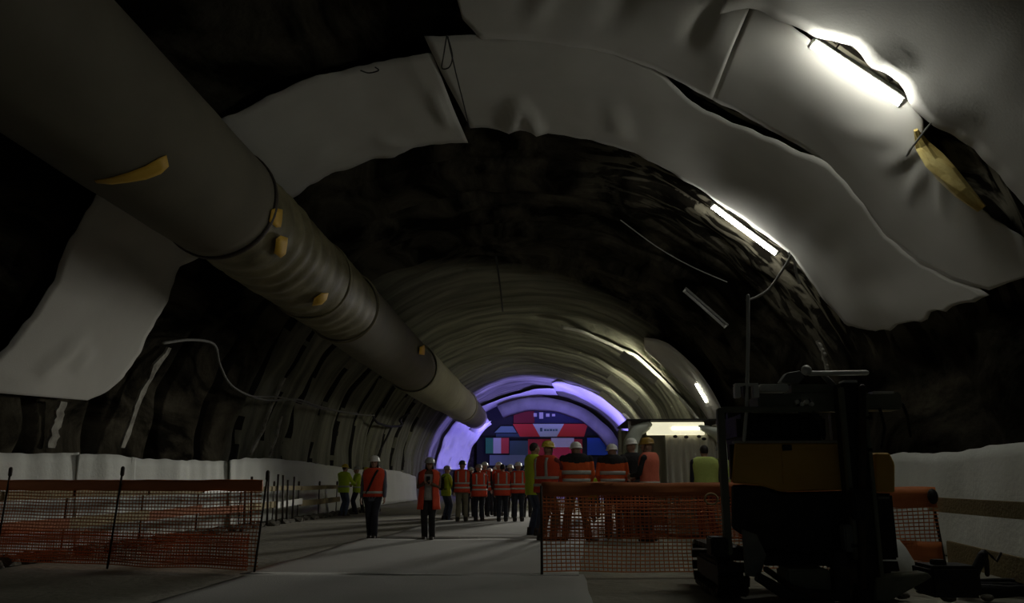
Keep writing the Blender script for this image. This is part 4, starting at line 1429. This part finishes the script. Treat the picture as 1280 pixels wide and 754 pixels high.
    if helmet:
        bm = bmesh.new()
        top_off = hc + hm @ Vector((0, -.005, .045))
        rr = [(.126, .150, -.008), (.126, .150, 0), (.108, .128, .006), (.106, .126, .04), (.094, .112, .075), (.066, .08, .103), (.03, .036, .117), (.004, .005, .12)]
        rings = []
        for k, (a, b, z) in enumerate(rr):
            rings.append([top_off + hm @ Vector((a * math.cos(t), b * math.sin(t) * (1.12 if (k < 2 and math.sin(t) > 0) else 1 if k > 1 else .9), z - (.012 * math.sin(t) if k < 2 else 0))) for t in [2 * math.pi * q / 20 for q in range(20)]])
        loft(bm, rings)
        for x in (-.03, 0, .03):
            chain(bm, [top_off + hm @ Vector((x, .085, .075)), top_off + hm @ Vector((x, .0, .112)), top_off + hm @ Vector((x, -.085, .075))], .009, 6)
        obj('helmet', bm, helmet, root, True)
        bm = bmesh.new()
        for s in (-1, 1):
            chain(bm, [hp(s * .082, .01, .03), hp(s * .07, .04, -.06), hp(s * .02, .06, -.118)], .005, 5)
        obj('chin_strap', bm, BLACK, root, True)
    for o in root.children:
        pass
    root.scale = (S, S, S)
    N_PEOPLE[0] += 1
    return root, dict(wri=wri, hdir=hdir, S=S, hp=hp, tw=tw)
def held(root, info, name, label, cat, size, i=1, m=DARKM, d=.12):
    """a thing in the hand: top-level, in world space"""
    p = info['wri'][i] + info['hdir'][i] * d
    M = Matrix.Rotation(root.rotation_euler.z, 3, 'Z')
    bm = bmesh.new()
    box(bm, (0, 0, 0), size, None, .006)
    o = tag(obj(name, bm, m), label, cat)
    o.location = root.location + M @ (p * info['S'])
    o.rotation_euler = root.rotation_euler
    return o
FOLD = [(-.10, .24, 1.08), (.12, .26, 1.12)]
# left knot of people by the wall
person(428, 645, 580, -40, 'person in a yellow green jacket at far left facing right', None, jacket=YEL, legs=JEAN, helmet=YELH, hands=[(-.16, .30, 1.06), (.18, .36, 1.10)], hair='short', girth=1.3)
person(441, 643.5, 583, 110, 'person in a yellow jacket and pale helmet facing the one at the left wall', None, jacket=YEL, legs=NAVY, helmet=GREYH, hands=[(-.12, .32, 1.08), (.20, .30, 1.05)], Yoff=.4)
person(446.5, 643, 584, 150, 'person in red vest and yellow helmet half hidden left of the walking person', None, vest=RED, legs=BLACK, helmet=YELH, Yoff=1.2)
person(453.5, 643, 583, 170, 'person in dark clothes and white helmet just left of the walking person', None, vest=ORJ, legs=BLACK, helmet=WHITEH, Yoff=2.2)
# the two walking towards the camera
r1, i1 = person(465, 674, 569.5, 180, 'person in red vest walking with a black strap across the chest at left', None, top_m=GREYB, vest=RED, legs=NAVY, helmet=WHITEH, hands=[(-.27, .10, .84), (.27, .02, .84)], feet=[(-.07, .10), (.06, -.07)], hair='long', eyes=True, vest_low=.90, shirt_low=.80, straps=False)
bm = bmesh.new()
rows = [[], []]
for k in range(14):
    t = k / 13
    z = 1.47 - .52 * t
    x = -.10 + .24 * t
    _, rx, ry, cy = torso_at(z)
    for q, dz in enumerate((-.022, .022)):
        y = cy + (ry + .056) * math.sqrt(max(.05, 1 - (x / (rx + .05)) ** 2))
        rows[q].append(Vector((x + dz, y, z + dz * .4 + .01)))
shell(bm, rows, .008)
obj('chest_strap', bm, BLACK, r1, True)
r2, i2 = person(535, 675.5, 571.5, 182, 'person walking in a long open orange vest over a grey shirt', None, top_m=BROWN, vest=COR if False else RED, legs=BLACK, helmet=GREYH, hands=[(-.05, .20, 1.22), (.07, .20, 1.24)], feet=[(-.09, .03), (.08, -.03)], hair='long', eyes=True, vest_low=.66, gap=24, stripes=False, girth=.95)
bm = bmesh.new()
rows = []
for k in range(8):
    z = .86 + .56 * k / 7
    _, rx, ry, cy = torso_at(z)
    rows.append([Vector(((rx + .02) * math.cos(a) * .95, cy + (ry + .022) * math.sin(a), z)) for a in [math.radians(50 + 80 * q / 8) for q in range(9)]])
shell(bm, rows, .006)
obj('shirt_front', bm, GREYS, r2, True)
held(r2, i2, 'phone', 'dark phone held at the chest by the person in the open orange vest', 'phone', (.075, .012, .15))
# crowd
CG = 'waiting crowd under the portal'
rg, ig = person(557, 651, 582, -50, 'person in a yellow jacket carrying a black backpack beside the open vest', CG, jacket=YEL, legs=JEAN, helmet=GREYH, hands=[(-.22, .12, .85), (.2, .25, 1.0)], stripes=False)
bm = bmesh.new()
box(bm, (0, -.225, 1.2), (.30, .15, .42), None, .05)
for s in (-1, 1):
    chain(bm, [Vector((s * .1, -.19, 1.39)), Vector((s * .115, -.06, 1.49)), Vector((s * .12, .10, 1.44)), Vector((s * .13, .165, 1.25)), Vector((s * .17, .08, 1.05)), Vector((s * .14, -.17, 1.02))], .018, 6)
bp = tag(obj('backpack', bm, BLACK, None, True), 'black backpack on the person in the yellow jacket', 'backpack')
bp.location = rg.location
bp.rotation_euler = rg.rotation_euler
bp.scale = rg.scale
person(577, 653, 575.5, 4, 'person in khaki trousers and red vest with their back turned, dark helmet', CG, vest=RED, legs=KHAKI, helmet=mat('dark_helmet', (.05, .05, .05), .45), feet=[(-.12, 0), (.12, .02)], top_m=BLACK)
person(568, 648.5, 585, 10, 'person with pale helmet hidden left behind the one in khaki trousers', CG, vest=RED, legs=BLACK, Yoff=1.8)
person(599, 652.5, 580, 20, 'person in red vest with dark sleeves right of the khaki trousers, leaning slightly', CG, vest=RED, legs=NAVY, helmet=GREYH, lean=.12, vest_low=.78, top_m=BLACK, girth=1.08)
person(590, 647.5, 584, -10, 'person with grey helmet behind the leaning one in the crowd', CG, vest=RED, legs=NAVY, Yoff=2.2, helmet=GREYH)
person(602.5, 648, 577.5, -14, 'person in bright white helmet, tallest at the left half of the crowd', CG, vest=RED, legs=NAVY, Yoff=.8, top_m=BLACK)
person(606.5, 648, 585, 12, 'short person with white helmet in the middle of the crowd', CG, vest=COR, legs=NAVY, Yoff=1.6)
person(613, 647, 583, -8, 'person with pale helmet just left of the dark haired one in the crowd', CG, vest=RED, legs=BLACK, Yoff=2.3)
person(620.5, 648, 577.5, 6, 'person in white helmet behind the dark haired broad one in the crowd', CG, vest=RED, legs=NAVY, Yoff=1.0)
person(628, 653, 580, 3, 'broad dark haired person in red vest without helmet in the crowd', CG, vest=RED, legs=NAVY, helmet=None, hair='short', girth=1.1, top_m=MAROON, vest_low=.80)
person(636, 649, 580.5, -20, 'person in dark clothes and white helmet right of the dark haired one', CG, jacket=BLACK, legs=BLACK, Yoff=.6, stripes=False)
person(648, 653, 577.5, 5, 'person in orange red vest with two grey stripes at the right end of the crowd', CG, vest=RED, legs=NAVY, helmet=WHITEH, top_m=BLACK, girth=1.05)
person(741, 655, 590, 0, 'person in yellow jacket and white helmet glimpsed between the two orange jackets', CG, jacket=YEL, legs=NAVY, helmet=WHITEH, hands=[(-.2, .2, 1.4), (.2, .22, 1.45)], Yoff=1.0)
person(750, 653, 588, -25, 'person filming with raised hands seen left of the second orange jacket', CG, vest=RED, legs=NAVY, helmet=WHITEH, hands=[(-.1, .25, 1.7), (.14, .25, 1.75)], Yoff=2.6)
person(657, 650, 583, -6, 'person in dark jacket and white helmet at the right edge of the crowd', CG, jacket=NAVY, legs=BLACK, helmet=WHITEH, Yoff=1.4, stripes=False)
person(584, 649, 584, 15, 'person in white helmet just right of the khaki trousers, behind', CG, vest=RED, top_m=BLACK, legs=NAVY, Yoff=1.0)
# workers behind the right barrier
person(666, 674, 553, -60, 'tall person in yellow green jacket and jeans without helmet, left of the yellow helmet', None, jacket=YEL, legs=JEAN, helmet=None, hair='short', Yoff=.9, stripes=False, shirt_low=.76)
rs, is_ = person(683, 677.5, 551, -48, 'worker in yellow helmet and red vest holding up a phone at the barrier end', None, vest=RED, top_m=MAROON, legs=BROWN, helmet=YELH, hands=[(-.10, .36, 1.34), (.10, .38, 1.36)], feet=[(-.13, -.02), (.13, .05)], lean=.05, straps=True, girth=1.25)
held(rs, is_, 'phone', 'pale phone held up by the worker in the yellow helmet', 'phone', (.16, .012, .08), m=PALEM)
person(722, 678, 552.5, 2, 'worker in orange jacket with black shoulders standing with legs apart', None, jacket=ORJ, yoke=BLACK, legs=BROWN, helmet=WHITEH, hands=[(-.24, .18, 1.0), (.24, .18, 1.0)], feet=[(-.23, 0), (.21, .03)], girth=1.18, shrug=.06)
person(768, 674, 555, -2, 'worker in orange jacket with black shoulders, feet together, right of the wide standing one', None, jacket=ORJ, yoke=BLACK, legs=NAVY, helmet=WHITEH, hands=[(-.22, .2, 1.02), (.2, .2, 1.02)], girth=1.08, shrug=.06)
person(815, 677, 547, 62, 'worker in coral vest and ochre helmet turned left in front of the shelter', None, vest=COR, top_m=BLACK, legs=BLACK, helmet=OCHH, hands=[(-.13, .30, 1.12), (.12, .32, 1.08)], girth=1.15, straps=False, head_turn=10)
person(795, 672, 548, 20, 'person in dark clothes and white helmet beside the coral vest worker', None, jacket=BLACK, legs=BLACK, helmet=WHITEH, Yoff=.25, stripes=False)
person(886, 674, 556, 4, 'person in pale yellow vest with dark sleeves left of the drill rig', None, vest=PYEL, top_m=NAVY, legs=MAROON, helmet=None, hair='short', girth=1.1, straps=False)
person(907, 671, 557, -6, 'person in pale yellow vest mostly hidden by the rig post', None, vest=PYEL, top_m=GREYS, legs=NAVY, helmet=GREYH, Yoff=.3)
person(926, 672, 566, 10, 'person in coral red vest seen through the frame of the drill rig', None, vest=RED, top_m=RED, legs=MAROON, helmet=OCHH, Yoff=-.6)
